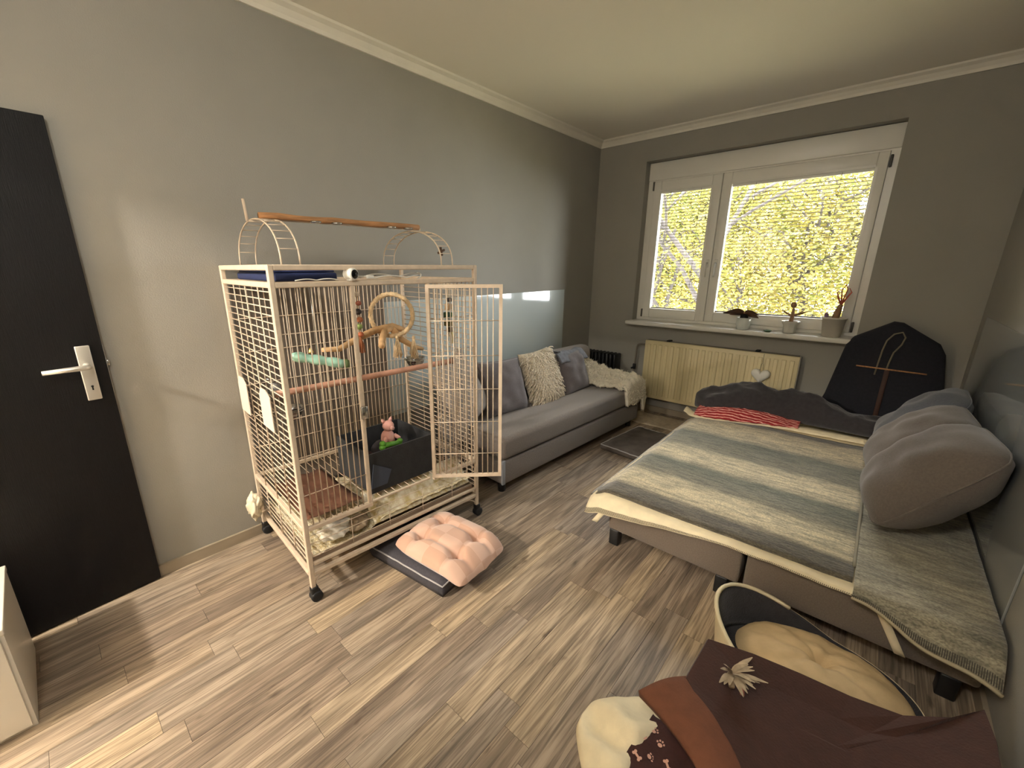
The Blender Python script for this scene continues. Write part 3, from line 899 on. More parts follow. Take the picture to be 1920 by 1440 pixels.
# dark felt bin on the grate with toys inside
bn = at('felt_bin', 'dark grey felt storage box standing on the cage grate', 'box', 0.565, 0.275, ZG - 0.011, extra=0.02)
bw, bl_, bh = 0.172, 0.195, 0.215
for (a, b, c, d) in ((-bw, -bw + 0.008, -bl_, bl_), (bw - 0.008, bw, -bl_, bl_), (-bw + 0.008, bw - 0.008, -bl_, -bl_ + 0.008), (-bw + 0.008, bw - 0.008, bl_ - 0.008, bl_)):
    MB().bx(a, b, c, d, 0.004, bh).build('side_wall', m_bin, bn)
MB().bx(-bw, bw, -bl_, bl_, 0, 0.004).build('bottom', m_bin, bn)
MB().prism([(-bl_ + 0.0, 0.03), (-bl_ + 0.09, 0.03), (-bl_ + 0.12, 0.1), (-bl_ + 0.02, 0.16)], 0, 0.004, Matrix.Translation((bw, 0, 0)) @ Matrix(((0, 0, 1, 0), (1, 0, 0, 0), (0, 1, 0, 0), (0, 0, 0, 1)))).build('blue_patch', mat('blue_grey_patch', rgb(64, 72, 88), 0.8), bn)
def inbin(name, label, cat, du, dw, z):
    return at(name, label, cat, 0.565 + du, 0.275 + dw, ZG - 0.011 + 0.004 + z)
m_pig = mat('pig_pink', rgb(224, 170, 160), 0.85, var=0.06)
bk = inbin('red_ball', 'dull red rubber ball in the felt box', 'ball', 0.13, -0.06, 0.0)
MB().ball((0, 0, 0.06), 0.06, 18, 12).build('ball_body', mat('dull_red', rgb(150, 62, 54), 0.6, var=0.15), bk)
pg = inbin('plush_pig', 'small pink plush pig sitting in the felt box', 'plush toy', 0.03, 0.02, 0.105)
MB().ball((0, 0, 0.075), (0.042, 0.038, 0.05), 16, 10).ball((0.012, 0.0, 0.150), (0.032, 0.032, 0.03), 16, 10).build('body', m_pig, pg)
MB().lathe([(0.013, 0.0), (0.012, 0.012), (0.0, 0.013)], 12, Matrix.Translation((0.04, 0.004, 0.145)) @ Matrix.Rotation(math.pi / 2, 4, 'Y')).build('snout', m_pig, pg)
for s in (-1, 1):
    MB().lathe([(0.011, 0), (0.008, 0.014), (0.0, 0.026)], 8, Matrix.Translation((0.0, s * 0.020, 0.172)) @ Matrix.Rotation(s * -0.4, 4, 'X')).build('ear', m_pig, pg)
    MB().tube([(0.02, s * 0.03, 0.09), (0.05, s * 0.045, 0.075)], [0.012, 0.010], 8).build('arm', m_pig, pg)
gn = inbin('green_bone', 'bright green rubber bone toy beside the pink pig', 'dog toy', 0.0, -0.065, 0.158)
Mg = Matrix.Translation((0, 0, 0.02)) @ Matrix.Rotation(0.35, 4, 'Z') @ Matrix.Rotation(-0.25, 4, 'X')
g = MB().tube([(0, -0.07, 0), (0, 0.07, 0)], 0.014, 10, M=Mg)
for s in (-1, 1):
    for d in (-1, 1):
        g.ball((0, s * 0.072, d * 0.010), (0.017, 0.017, 0.016), 10, 8, Mg)
g.build('bone', mat('toy_green', rgb(96, 158, 48), 0.5, var=0.1), gn)
for (k, (du, dw, rr_, c)) in enumerate(((-0.10, -0.06, 0.06, rgb(70, 36, 32)), (0.0, -0.075, 0.08, rgb(46, 30, 30)), (0.03, 0.08, 0.075, rgb(40, 34, 36)), (-0.09, 0.07, 0.06, rgb(58, 34, 32)))):
    b = inbin('toy_ball', ('dark maroon', 'blackish brown', 'charcoal', 'dark brown')[k] + ' toy ball lying in the felt box', 'ball', du, dw, 0.0)
    MB().ball((0, 0, rr_), rr_, 14, 10).build('ball_body', mat('toy_dark', c, 0.8), b)
# brown cardboard lying at the left end of the grate
cbx = at('cardboard_sheet', 'brown cardboard sheet on the cage grate left of felt box', 'cardboard', 0.17, 0.30, ZG - 0.011)
MB().grid(lambda s, t: (-0.24 + 0.48 * s, -0.13 + 0.26 * t, 0.008 + 0.012 * fb(s * 3, t * 3) + 0.02 * s * s), 10, 10, thick=0.004).build('sheet', mat('cardboard', rgb(96, 62, 44), 0.9, var=0.2, scale=10), cbx)
def crumple(name, label, cat, loc, r, m, seed, rz=0.0):
    bm = bmesh.new()
    bmesh.ops.create_icosphere(bm, subdivisions=4, radius=1.0)
    zmin = 9
    for v in bm.verts:
        n0 = v.co.normalized()
        f = 1 + 0.45 * fb(n0.x * 1.5 + seed, n0.y * 1.5, n0.z * 1.5, 4) + 0.2 * abs(noise.noise(n0 * 5 + Vector((seed, 0, 0))))
        v.co = Vector((n0.x * r[0], n0.y * r[1], n0.z * r[2])) * f
        zmin = min(zmin, v.co.z)
    bm.verts.index_update()
    g = MB().add([v.co - Vector((0, 0, zmin)) for v in bm.verts], [tuple(v.index for v in f.verts) for f in bm.faces], None, True)
    bm.free()
    return tag(g.build(name, m, None, loc, rz), label, cat)
m_plastic = mat('plastic_bag', rgb(226, 216, 190), 0.35, var=0.12, scale=14, bump=0.4, bscale=30)
crumple('crumpled_paper', 'crumpled white paper in the left corner of the cage tray', 'paper', cg(0.17, 0.10, 0.205), (0.05, 0.075, 0.035), mat('paper', rgb(220, 214, 200), 0.8, var=0.1, scale=30), 2.0, -CT)
crumple('brown_rag', 'crumpled grey brown rag beside the paper in cage tray', 'rag', cg(0.28, 0.085, 0.208), (0.04, 0.05, 0.03), mat('rag', rgb(150, 132, 108), 0.9, var=0.3, scale=24), 5.0, -CT)
pb = crumple('plastic_bag', 'crumpled cream plastic bag tied to the back left cage corner', 'plastic bag', cg(-0.04, 0.62, 0.145), (0.045, 0.032, 0.062), m_plastic, 8.0, -CT)
# ------------------------------------------------------------ sofa along the left wall
SX, SY, SR = 0.757, -2.36, -0.055
def sg(d, l, z):
    """sofa coordinates (depth from the front, along the front, up) -> room"""
    return Vector((SX - d * math.cos(SR) - l * math.sin(SR), SY - d * math.sin(SR) + l * math.cos(SR), z))
sofa = thing('sofa', 'grey fabric sofa bed standing along the left wall', 'sofa', (SX, SY, 0), SR)
SLn, SDp = 1.84, 0.70
MB().rbox(-SDp, 0.0, 0.0, SLn, 0.075, 0.238, r=0.018, seg=3).build('base', m_greyfab, sofa)
MB().rbox(-SDp, 0.006, -0.004, SLn + 0.004, 0.246, 0.405, r=0.038, seg=5).build('seat_mattress', m_greyfab, sofa)
MB().rbox(-SDp, -SDp + 0.17, 0.0, SLn, 0.40, 0.715, r=0.07, seg=6).build('backrest', m_greyfab, sofa)
for (dx, ly) in ((-0.06, 0.05), (-0.06, SLn - 0.06), (-SDp + 0.06, 0.05), (-SDp + 0.06, SLn - 0.06)):
    MB().lathe([(0.022, 0.0), (0.026, 0.004), (0.028, 0.076)], 14, Matrix.Translation((dx, ly, 0))).build('leg', m_black, sofa)
MB().rbox(-0.012, 0.004, -0.006, 0.02, 0.08, 0.25, r=0.004, seg=2).build('corner_cap', mat('cap_grey', rgb(150, 154, 160), 0.5), sofa)

def lean(center, tilt, yaw, roll=0.0):
    """pillow plane: local x across, local y up, local z out of the face"""
    return Matrix.Translation(center) @ Matrix.Rotation(yaw, 4, 'Z') @ Matrix.Rotation(math.pi / 2 - tilt, 4, 'X') @ Matrix.Rotation(roll, 4, 'Z')
def cushion(name, label, center, w, hh, t, tilt, yaw, m, roll=0.0, seed=0, wr=0.02, pinch=0.06, cat='cushion', seam=True, pw=2.8, rc=0.0):
    M = lean(Vector(center), tilt, yaw, roll)
    base = Vector(center)
    g = MB().pillow(w, hh, t, 26, pinch, wr, seed, M, pw, rc)
    zmin = min(p[2] for p in g.v)
    o = thing(name, label, cat, (base.x, base.y, zmin))
    off = Vector((base.x, base.y, zmin))
    g.v = [tuple(Vector(p) - off) for p in g.v]
    g.build('cover', m, o)
    if seam:
        pts = []
        n = 12
        for e in range(4):
            for i in range(n):
                s = -1 + 2 * i / n
                u, v = ((s, -1), (1, s), (-s, 1), (-1, -s))[e]
                pts.append(M @ Vector((u * w / 2 * (1 - pinch * (1 - v * v)) * (1 - rc * u * u * v ** 4), v * hh / 2 * (1 - pinch * (1 - u * u)) * (1 - rc * v * v * u ** 4), 0)) - off)
        MB().tube(pts, 0.0035, 5, closed=True).build('seam', m, o)
    return o
YAW = math.pi / 2 + SR            # face towards the room (+x)
cushion('grey_cushion', 'large grey cushion leaning at the cage end of the sofa', sg(0.42, 0.02, 0.64), 0.44, 0.48, 0.15, 0.42, YAW + 0.25, mat('light_grey_fabric', rgb(164, 156, 150), 0.95, var=0.1, scale=150, bump=0.3, bscale=300), roll=0.25, seed=1)
cushion('grey_cushion', 'dark grey cushion behind the open cage door next to shaggy cushion', sg(0.40, 0.42, 0.585), 0.44, 0.42, 0.16, 0.36, YAW, m_greycush, roll=-0.05, seed=2)
cushion('grey_cushion', 'grey cushion with a folded cloth on it between shaggy cushion and throw', sg(0.36, 1.25, 0.565), 0.40, 0.37, 0.15, 0.35, YAW, m_greycush, roll=0.05, seed=3)
# shaggy cushion
scn = sg(0.40, 0.845, 0.60)
o = cushion('shaggy_cushion', 'cream long haired shaggy cushion leaning on the sofa', scn, 0.38, 0.42, 0.15, 0.36, YAW, m_shag, roll=0.04, seed=4, seam=False)
M = lean(Vector(scn), 0.36, YAW, 0.04)
off = Vector(o.location)
g = MB()
rs = random.Random(11)
for k in range(900):
    u, v = rs.uniform(-0.97, 0.97), rs.uniform(-0.97, 0.97)
    e = max(0, 1 - abs(u) ** 2.8) ** 0.55 * max(0, 1 - abs(v) ** 2.8) ** 0.55
    p = Vector((u * 0.185, v * 0.205, 0.075 * e))
    d = Vector((u * 0.9 + rs.uniform(-.45, .45), -0.75 + rs.uniform(-.35, .35) + 0.9 * max(0, v - .5), 0.0)).normalized()
    L = rs.uniform(0.05, 0.09)
    lift = rs.uniform(0.014, 0.032)
    wv = rs.uniform(-1, 1) * 0.012
    sd = Vector((-d.y, d.x, 0))
    def pt(f):
        q = p + d * L * f + sd * wv * math.sin(f * 3.2)
        q.z = p.z * (1 - 0.35 * f * f) + lift * math.sin(min(1, f * 1.15) * 2.3)
        return M @ q - off
    g.tube([pt(0), pt(0.33), pt(0.66), pt(1.0)], [0.0035, 0.0062, 0.0042, 0.0006], 4)
stuff(g.build('long_fur', m_shag, o))
# folded cloth on the right cushion
fc = thing('folded_cloth', 'light blue grey folded cloth draped over the right sofa cushion', 'cloth', sg(0.41, 1.25, 0.735))
g = MB()
def cloth(s, t):
    l = -0.21 + 0.43 * s
    a = (t - 0.5) * 2
    drop = 0.075 * max(0, abs(a)) ** 1.6
    return (-0.02 + 0.085 * a, l, 0.018 - drop + 0.010 * fb(s * 5, t * 3, 4) - 0.03 * s + 0.014 * math.exp(-((s - .9) / .15) ** 2))
g.grid(cloth, 30, 14, thick=0.012)
g.build('cloth_fold', mat('cloth_blue_grey', rgb(120, 122, 130), 0.95, var=0.15, scale=30, bump=0.4, bscale=120), fc)
MB().rbox(-0.03, 0.02, -0.205, -0.155, 0.02, 0.035, r=0.006).build('dark_strap', m_char, fc)
# fur throw over the right end
th = thing('fur_throw', 'white fluffy fur throw heaped over the window end of the sofa', 'throw', sg(0.0, 1.58, 0.2))
def furf(s, t):
    # s: along depth from the back to over the front edge, t: along length
    d = 0.52 - 0.62 * s
    l = 1.34 + (0.52 - 0.06 * math.sin(s * 6)) * t + 0.10 * (s > 0) * (s) * (1 - t) * 2.2
    hump = 0.10 * math.sin(math.pi * min(1, max(0, t))) ** 0.7 * (1 - 0.35 * s)
    z = 0.418 + hump + 0.05 * abs(fb(s * 8, t * 8, 2.0, 2)) + 0.012 * fb(s * 22, t * 22, 1) + 0.10 * (1 - s) ** 2 * (0.3 + 0.7 * t)
    if d < 0.0:
        z -= (-d) * 1.3 + 0.02
        over = -d
        z -= 0.9 * over * math.exp(-((t - 0.45) / 0.3) ** 2)
        d = -0.028 - 0.12 * over
    # right edge hangs over the end
    if t > 0.86:
        z -= (t - 0.86) * 0.9
    p = sg(d, l, z)
    return p - Vector(th.location)
MB().grid(furf, 60, 54, thick=0.03).build('fur_pile', m_fur, th)
g = MB()
for k in range(3800):
    s, t = rs.random(), rs.random()
    p = Vector(furf(s, t))
    d = Vector((rs.uniform(-1, 1), rs.uniform(-1, 1), rs.uniform(0.2, 1))).normalized()
    sd = d.orthogonal().normalized() * 0.003
    L = rs.uniform(0.01, 0.022)
    g.add([p - sd, p + sd, p + d * L], [(0, 1, 2)], None, True)
stuff(g.build('fur_tips', m_fur, th))

# black ribbed heater in the corner
he = thing('electric_heater', 'black ribbed electric heater in the corner beyond the sofa', 'heater', (0.24, -0.11, 0))
for i in range(9):
    MB().rbox(-0.195 + 0.043 * i, -0.195 + 0.043 * i + 0.034, -0.07, 0.07, 0.05, 0.575, r=0.012, seg=2).build('fin', m_black, he)
MB().rbox(-0.2, 0.185, -0.05, 0.05, 0.03, 0.06, r=0.008).build('bottom_bar', m_black, he)
for xx in (-0.15, 0.13):
    MB().rbox(xx, xx + 0.03, -0.085, 0.085, 0.0, 0.03, r=0.006).build('foot', m_black, he)

# radiator under the window
ra = thing('radiator', 'cream ribbed panel radiator under the window', 'radiator', (0.69, -0.055, 0.165))
RW, RH = 1.27, 0.588
MB().rbox(0, RW, -0.045, -0.012, 0, RH, r=0.006, seg=2).build('front_plate', m_rad, ra)
MB().bx(0, RW, -0.012, 0.030, 0.02, RH - 0.02).build('rear_plate', m_rad, ra)
NR = 22
rib = MB().rbox(-0.016, 0.016, -0.054, -0.044, 0.035, RH - 0.035, r=0.008, seg=3).mesh('rib'); rib.materials.append(m_rad)
for i in range(NR):
    link('rib', rib, ra, (0.045 + (RW - 0.09) * i / (NR - 1), 0, 0))
MB().bx(0.01, RW - 0.01, -0.03, 0.028, RH - 0.018, RH + 0.001).build('top_grille', mat('grille', rgb(120, 112, 96), 0.5), ra)
MB().rbox(RW, RW + 0.006, -0.045, 0.03, 0.01, RH - 0.005, r=0.002, seg=1).build('end_cover', mat('end_cover_grey', rgb(150, 146, 136), 0.5), ra)
for xx in (0.2, 0.95):
    MB().bx(xx, xx + 0.03, -0.02, 0.05, RH - 0.004, RH + 0.012).build('wall_bracket', m_dark, ra)
    MB().bx(xx, xx + 0.03, 0.028, 0.0545, 0.1, 0.16).build('wall_bracket', m_dark, ra)
pp = thing('heating_pipe', 'painted heating pipe with valve beside the cream radiator', 'pipe', (0.60, -0.06, 0.0))
mpp = mat('pipe_paint', rgb(120, 112, 100), 0.5)
MB().tube([(0.09, 0.0, 0.70), (0.03, 0, 0.70), (0.005, 0, 0.69), (-0.005, 0, 0.66), (-0.015, 0, 0.45), (-0.02, 0, 0.0)], 0.009, 10).build('riser', mpp, pp)
MB().lathe([(0.012, 0), (0.016, 0.006), (0.016, 0.05), (0.011, 0.058)], 12, Matrix.Translation((-0.017, 0, 0.43))).build('valve', m_black, pp)
MB().tube([(-0.017, 0, 0.45), (-0.045, -0.012, 0.435)], 0.010, 8).build('valve_knob', m_black, pp)
MB().tube([(0.09, 0, 0.23), (0.07, 0, 0.225), (0.06, 0, 0.2), (0.06, 0, 0.0)], 0.008, 10).build('return_pipe', mpp, pp)
# white heart humidifier on the radiator
hm = thing('heart_humidifier', 'white heart shaped humidifier hanging on the radiator', 'humidifier', (1.715, -0.1105, 0.505))
hp_ = []
for i in range(40):
    q = 2 * math.pi * i / 40
    hp_.append((0.0044 * 16 * math.sin(q) ** 3, 0.06 + 0.0044 * (13 * math.cos(q) - 5 * math.cos(2 * q) - 2 * math.cos(3 * q) - math.cos(4 * q))))
g = MB()
vs = []
fs = []
rings = [(1.0, 0.0), (1.0, 0.018), (0.93, 0.028), (0.7, 0.036), (0.3, 0.039)]
for (k, d) in rings:
    vs += [(x_ * k, -d, 0.06 + (z_ - 0.06) * k) for x_, z_ in hp_]
for r_ in range(len(rings) - 1):
    fs += [(r_ * 40 + i, r_ * 40 + (i + 1) % 40, (r_ + 1) * 40 + (i + 1) % 40, (r_ + 1) * 40 + i) for i in range(40)]
fs += [tuple(range(39, -1, -1)), tuple(160 + i for i in range(40))]
g.add(vs, fs, None, True).build('heart_body', mat('ceramic_white', rgb(226, 224, 214), 0.3), hm)
MB().tube([(-0.012, -0.01, 0.1), (-0.006, -0.006, 0.16), (0.006, -0.006, 0.16), (0.012, -0.01, 0.1)], 0.0016, 5).tube([(0, -0.006, 0.16), (0, -0.004, 0.245)], 0.0016, 5).build('wire_hook', m_steel, hm)

# ------------------------------------------------------------ things on the window sill
ZS = 0.9325
def pot(name, label, x, y, prof, m, cat='potted plant', n=28, wob=None):
    o = thing(name, label, cat, (x, y, ZS))
    MB().lathe(prof, n, None, True, wob).build('pot', m, o)
    return o
m_pw = mat('pot_white', rgb(214, 218, 212), 0.25, var=0.03)
p1 = pot('wilted_plant', 'wilted brown leaved plant in white ribbed glass pot on sill', 1.51, -0.055, [(0.035, 0), (0.046, 0.004), (0.053, 0.05), (0.052, 0.1), (0.048, 0.1), (0.047, 0.05), (0.04, 0.012), (0, 0.012)], m_pw, n=48, wob=lambda q: 1 + 0.025 * math.cos(12 * q))
MB().lathe([(0.0, 0.13), (0.028, 0.128), (0.033, 0.09), (0.03, 0.02)], 16).build('inner_pot', m_black, p1)
def leaf(parent, M, L, W, m, curl=0.3, name='leaf'):
    def fn(s, t):
        w = W * math.sin(math.pi * min(1, t * 0.94 + 0.06)) ** 0.8
        return ((s - 0.5) * w, L * t, -curl * L * t * t + 0.25 * abs(s - 0.5) * w)
    return MB().grid(fn, 4, 8, M, thick=0.0012).build(name, m, parent)
for (az, el, L, W) in ((math.pi * 0.52, 0.15, 0.15, 0.045), (math.pi * 0.60, 0.35, 0.12, 0.05), (math.pi * 0.45, 0.05, 0.1, 0.04), (-math.pi * 0.5, 0.2, 0.10, 0.045), (-math.pi * 0.42, -0.1, 0.1, 0.045), (-math.pi * 0.55, 0.5, 0.08, 0.04), (0.3, 0.4, 0.07, 0.04)):
    leaf(p1, Matrix.Translation((0, 0, 0.128)) @ Matrix.Rotation(az, 4, 'Z') @ Matrix.Rotation(el + 0.15, 4, 'X') @ Matrix.Rotation(0.9 if az > 0 else -0.9, 4, 'Y'), L * 1.05, W * 1.3, m_lead, 0.45)
p2 = pot('orchid_stump', 'bare orchid with stubby stems in clear fluted pot on sill', 1.845, -0.05, [(0.032, 0), (0.042, 0.004), (0.044, 0.06), (0.058, 0.085), (0.062, 0.098), (0.056, 0.095), (0.04, 0.062), (0.036, 0.012), (0, 0.012)], mat('frosted_pot', rgb(206, 204, 194), 0.2, spec=0.6), n=40, wob=lambda q: 1 + 0.05 * math.cos(8 * q))
MB().ball((0, 0, 0.06), (0.036, 0.036, 0.03), 14, 8).build('bark', m_stem, p2)
MB().tube([(0, 0, 0.08), (0.004, 0, 0.15), (0.002, 0, 0.2)], [0.016, 0.013, 0.008], 8).build('stem', m_stem, p2)
MB().ball((0.0, 0, 0.225), (0.021, 0.018, 0.024), 12, 8).build('bud', m_stem, p2)
for (az, L) in ((-1.5, 0.10), (-1.7, 0.085), (1.5, 0.07), (-1.2, 0.07), (1.9, 0.06)):
    MB().tube([(0, 0, 0.14), (-math.sin(az) * L * 0.6, math.cos(az) * L * 0.6, 0.16), (-math.sin(az) * L, math.cos(az) * L, 0.18)], [0.008, 0.006, 0.002], 6).build('root', m_stem, p2)
p3 = pot('desert_rose', 'thick stemmed plant with red twigs in pale grey bucket pot', 2.115, -0.05, [(0.052, 0), (0.058, 0.003), (0.074, 0.135), (0.08, 0.136), (0.081, 0.150), (0.076, 0.150), (0.07, 0.13), (0.055, 0.02), (0, 0.02)], mat('pot_grey', rgb(196, 190, 178), 0.55, var=0.04))
MB().lathe([(0.0, 0.128), (0.068, 0.125)], 18).build('soil', m_soil, p3)
MB().tube([(0, 0, 0.12), (0.008, 0, 0.17), (0.016, 0, 0.22), (0.02, 0, 0.245)], [0.022, 0.024, 0.018, 0.014], 10).build('caudex', m_stem, p3)
rq = random.Random(2)
for (ax, ay, hh) in ((-0.035, 0.0, 0.12), (-0.012, 0.01, 0.15), (0.02, 0.0, 0.16), (0.045, -0.01, 0.13), (0.03, 0.015, 0.10), (-0.03, -0.012, 0.09)):
    MB().tube([(0.02, 0, 0.24), (0.02 + ax * 0.6, ay * 0.6, 0.24 + hh * 0.45), (0.02 + ax * 1.05, ay, 0.24 + hh * 0.75), (0.02 + ax + rq.uniform(-.02, .02), ay, 0.24 + hh)], [0.007, 0.005, 0.004, 0.002], 6).build('twig', m_red, p3)
leaf(p3, Matrix.Translation((-0.05, 0.0, 0.14)) @ Matrix.Rotation(0.3, 4, 'Z') @ Matrix.Rotation(1.2, 4, 'X'), 0.05, 0.03, mat('violet_leaf', rgb(120, 96, 130), 0.6))
ds = thing('green_dish', 'small green glass dish lying on the sill between pots', 'dish', (1.70, -0.075, ZS))
MB().lathe([(0.0, 0.0), (0.02, 0.0), (0.03, 0.008), (0.032, 0.012), (0.029, 0.011), (0.018, 0.003), (0, 0.003)], 20).build('dish_bowl', mat('green_glass', rgb(70, 104, 66), 0.2), ds)

# ------------------------------------------------------------ bed
bed = thing('sofa_bed', 'greige upholstered bed on black legs at the right wall', 'bed', (1.49, -2.34, 0))
BX, BY = 1.345, 1.98
MB().rbox(0, 0.625, 0, BY, 0.092, 0.272, r=0.014, seg=3).build('base_section', m_greybed, bed)
MB().rbox(0.642, BX, 0, BY, 0.092, 0.272, r=0.014, seg=3).build('base_section', m_greybed, bed)
for (lx, ly) in ((0.035, 0.03), (0.56, 0.03), (1.28, 0.03), (0.035, BY - 0.05), (0.56, BY - 0.05), (1.28, BY - 0.05)):
    MB().rbox(lx - 0.026, lx + 0.026, ly - 0.026, ly + 0.026, 0.0, 0.0935, r=0.006, seg=2).build('leg', m_black, bed)
# cream fitted sheet (topper) with stitched edge and straps
sh = thing('fitted_sheet', 'cream fitted sheet with stitched edge under the striped blanket', 'sheet', (1.38, -2.34, 0.2735))
def fe(x):                      # how far the sheet hangs over the front
    return 0.075 * (1 - sst(1.40, 2.1, x)) + 0.014
def shf(s, t):
    x = 1.385 + 1.455 * s
    f = fe(x)
    if t < 0.25:
        k = t / 0.25
        y = -2.352 - f * (1 - k) * 0.75
        z = 0.286 - (f * 0.80 + 0.004) * (1 - k) ** 1.5
    else:
        k = (t - 0.25) / 0.75
        y = -2.352 + 1.99 * k
        z = 0.290
    z += 0.004 * fb(x * 9, y * 9) * (1 - sst(0.3, 0.6, t)) - 0.03 * (1 - sst(0, 0.06, s))
    return (x - 1.38, y + 2.34, z - 0.2735)
MB().grid(shf, 70, 30, thick=0.008).build('sheet_cloth', m_cream, sh)
g = MB()
for i in range(240):
    s = (i + 0.5) / 240
    a = Vector(shf(s, 0.004)); b = Vector(shf(s, 0.055))
    up = Vector((0, -0.002, 0.003))
    g.tube([a + up, b + up], 0.0011, 4)
stuff(g.build('edge_stitching', mat('stitch_grey', rgb(96, 88, 78), 0.9), sh))
MB().grid(lambda s, t: (0.105 + 0.03 * s - 0.055 * t, -0.052 - 0.02 * t, -0.03 - 0.095 * t), 2, 6, thick=0.002).build('strap', m_cream, sh)
MB().grid(lambda s, t: (1.155 + 0.03 * s + 0.085 * t, -0.0265 - 0.006 * t, 0.0 - 0.155 * t), 2, 6, thick=0.002).build('strap', m_cream, sh)

def blanket_mat(name, striped):
    m = bpy.data.materials.new(name)
    nt = NT(m)
    tc = nt.n('ShaderNodeTexCoord')
    sp = nt.n('ShaderNodeSeparateXYZ'); nt.l(tc.outputs['Object'], sp.inputs[0])
    def nz(sc, det, stretch):
        mp = nt.n('ShaderNodeMapping'); mp.inputs['Scale'].default_value = stretch; nt.l(tc.outputs['Object'], mp.inputs[0])
        x = nt.n('ShaderNodeTexNoise'); x.inputs['Scale'].default_value = sc; x.inputs['Detail'].default_value = det
        nt.l(mp.outputs[0], x.inputs['Vector']); return x.outputs['Fac']
    A, B = rgb(214, 202, 170), rgb(126, 122, 102)
    Cc, D = rgb(190, 178, 148), rgb(96, 90, 78)
    if striped:
        wob = nt.n('ShaderNodeMath', operation='MULTIPLY_ADD'); nt.l(nz(5, 4, (1, 3, 1)), wob.inputs[0]); wob.inputs[1].default_value = 0.07; nt.l(sp.outputs[1], wob.inputs[2])
        ma = nt.n('ShaderNodeMapRange'); ma.inputs[1].default_value = 0.035; ma.inputs[2].default_value = 1.695
        nt.l(wob.outputs[0], ma.inputs[0])
        r = ramp(nt, [(0.0, D), (0.075, D), (0.10, Cc), (0.16, A), (0.225, Cc), (0.25, B), (0.37, rgb(100, 104, 88)), (0.40, Cc), (0.45, A), (0.53, Cc), (0.56, B), (0.72, rgb(100, 104, 88)), (0.76, Cc), (0.84, A), (0.94, Cc), (0.96, D), (1.0, D)])
        nt.l(ma.outputs[0], r.inputs[0]); base = r.outputs[0]
    else:
        r = ramp(nt, [(0.3, rgb(170, 162, 140)), (0.7, rgb(132, 128, 114))])
        nt.l(nz(4, 4, (1, 2, 1)), r.inputs[0]); base = r.outputs[0]
    h = ramp(nt, [(0.38, (0.42, 0.42, 0.40, 1)), (0.58, (1.25, 1.23, 1.18, 1))]); nt.l(nz(30, 7, (0.4, 2.0, 1)), h.inputs[0])
    mx = nt.n('ShaderNodeMix', data_type='RGBA', blend_type='MULTIPLY'); mx.inputs[0].default_value = 0.6
    nt.l(base, mx.inputs[6]); nt.l(h.outputs[0], mx.inputs[7])
    h3 = ramp(nt, [(0.36, (0.62, 0.62, 0.6, 1)), (0.62, (1.18, 1.17, 1.14, 1))]); nt.l(nz(150, 3, (0.8, 1.3, 1)), h3.inputs[0])
    m3 = nt.n('ShaderNodeMix', data_type='RGBA', blend_type='MULTIPLY'); m3.inputs[0].default_value = 0.9
    nt.l(mx.outputs[2], m3.inputs[6]); nt.l(h3.outputs[0], m3.inputs[7])
    # woven dot rows
    wv = nt.n('ShaderNodeTexWave'); wv.inputs['Scale'].default_value = 11.0; wv.bands_direction = 'X'
    nt.l(tc.outputs['Object'], wv.inputs['Vector'])
    h2 = ramp(nt, [(0.35, (0.78, 0.78, 0.77, 1)), (0.7, (1.08, 1.08, 1.07, 1))]); nt.l(wv.outputs['Fac'], h2.inputs[0])
    my = nt.n('ShaderNodeMix', data_type='RGBA', blend_type='MULTIPLY'); my.inputs[0].default_value = 0.14 if striped else 0.05
    nt.l(m3.outputs[2], my.inputs[6]); nt.l(h2.outputs[0], my.inputs[7])
    nt.l(my.outputs[2], nt.b.inputs['Base Color'])
    nt.b.inputs['Roughness'].default_value = 0.95
    nt.b.inputs['Sheen Weight'].default_value = 0.3
    bp = nt.n('ShaderNodeBump'); bp.inputs['Strength'].default_value = 0.6; bp.inputs['Distance'].default_value = 0.008
    nt.l(nz(60, 4, (0.8, 1.5, 1)), bp.inputs['Height']); nt.l(bp.outputs[0], nt.b.inputs['Normal'])
    return m
bk1 = thing('striped_blanket', 'green grey and cream striped woven blanket spread over the bed', 'blanket', (1.37, -2.33, 0.29))
def b1(s, t):
    x = 0.0 + 1.10 * s
    y = 0.0 + 1.66 * t + 0.02 * (x / 1.1) * (1 - t)
    z = 0.0145 + 0.004 * fb(x * 5, y * 5, 1.5) - 0.05 * (1 - sst(0.0, 0.09, x)) - 0.006 * (1 - sst(0, 0.03, t))
    return (x, y, z)
MB().grid(b1, 44, 60, thick=0.009).build('blanket_cloth', blanket_mat('woven_stripes', True), bk1)
m_pip2 = mat('blanket_piping', rgb(150, 142, 124), 0.9)
pts = [Vector(b1(1.0, 0.06 + 0.94 * i / 30)) + Vector((0, 0, 0.003)) for i in range(31)]
MB().tube(pts, 0.006, 6).build('piping', m_pip2, bk1)
bk2 = thing('mottled_blanket', 'mottled grey cream blanket on the pillow end of the bed', 'blanket', (2.455, -2.33, 0.29))
def b2(s, t):
    x = 0.02 + 0.37 * s
    k = s
    fr = 0.03 + 0.11 * k
    if t < 0.2:
        q = 1 - t / 0.2
        y = -0.03 - fr * q * 0.75
        z = 0.016 - (0.03 + 0.085 * k) * q ** 1.4 + 0.012 * math.sin(s * 9) * q
    else:
        y = -0.03 + 1.55 * (t - 0.2) / 0.8
        z = 0.018
    z += 0.004 * fb(x * 6, y * 6, 3)
    return (x, y, z)
MB().grid(b2, 20, 60, thick=0.010).build('blanket_cloth', blanket_mat('woven_mottled', False), bk2)
pts = [Vector(b2(i / 30, 0.0)) for i in range(31)]
MB().tube(pts, 0.007, 6).build('edge_binding', mat('binding_cream', rgb(176, 164, 136), 0.9), bk2)
g = MB()
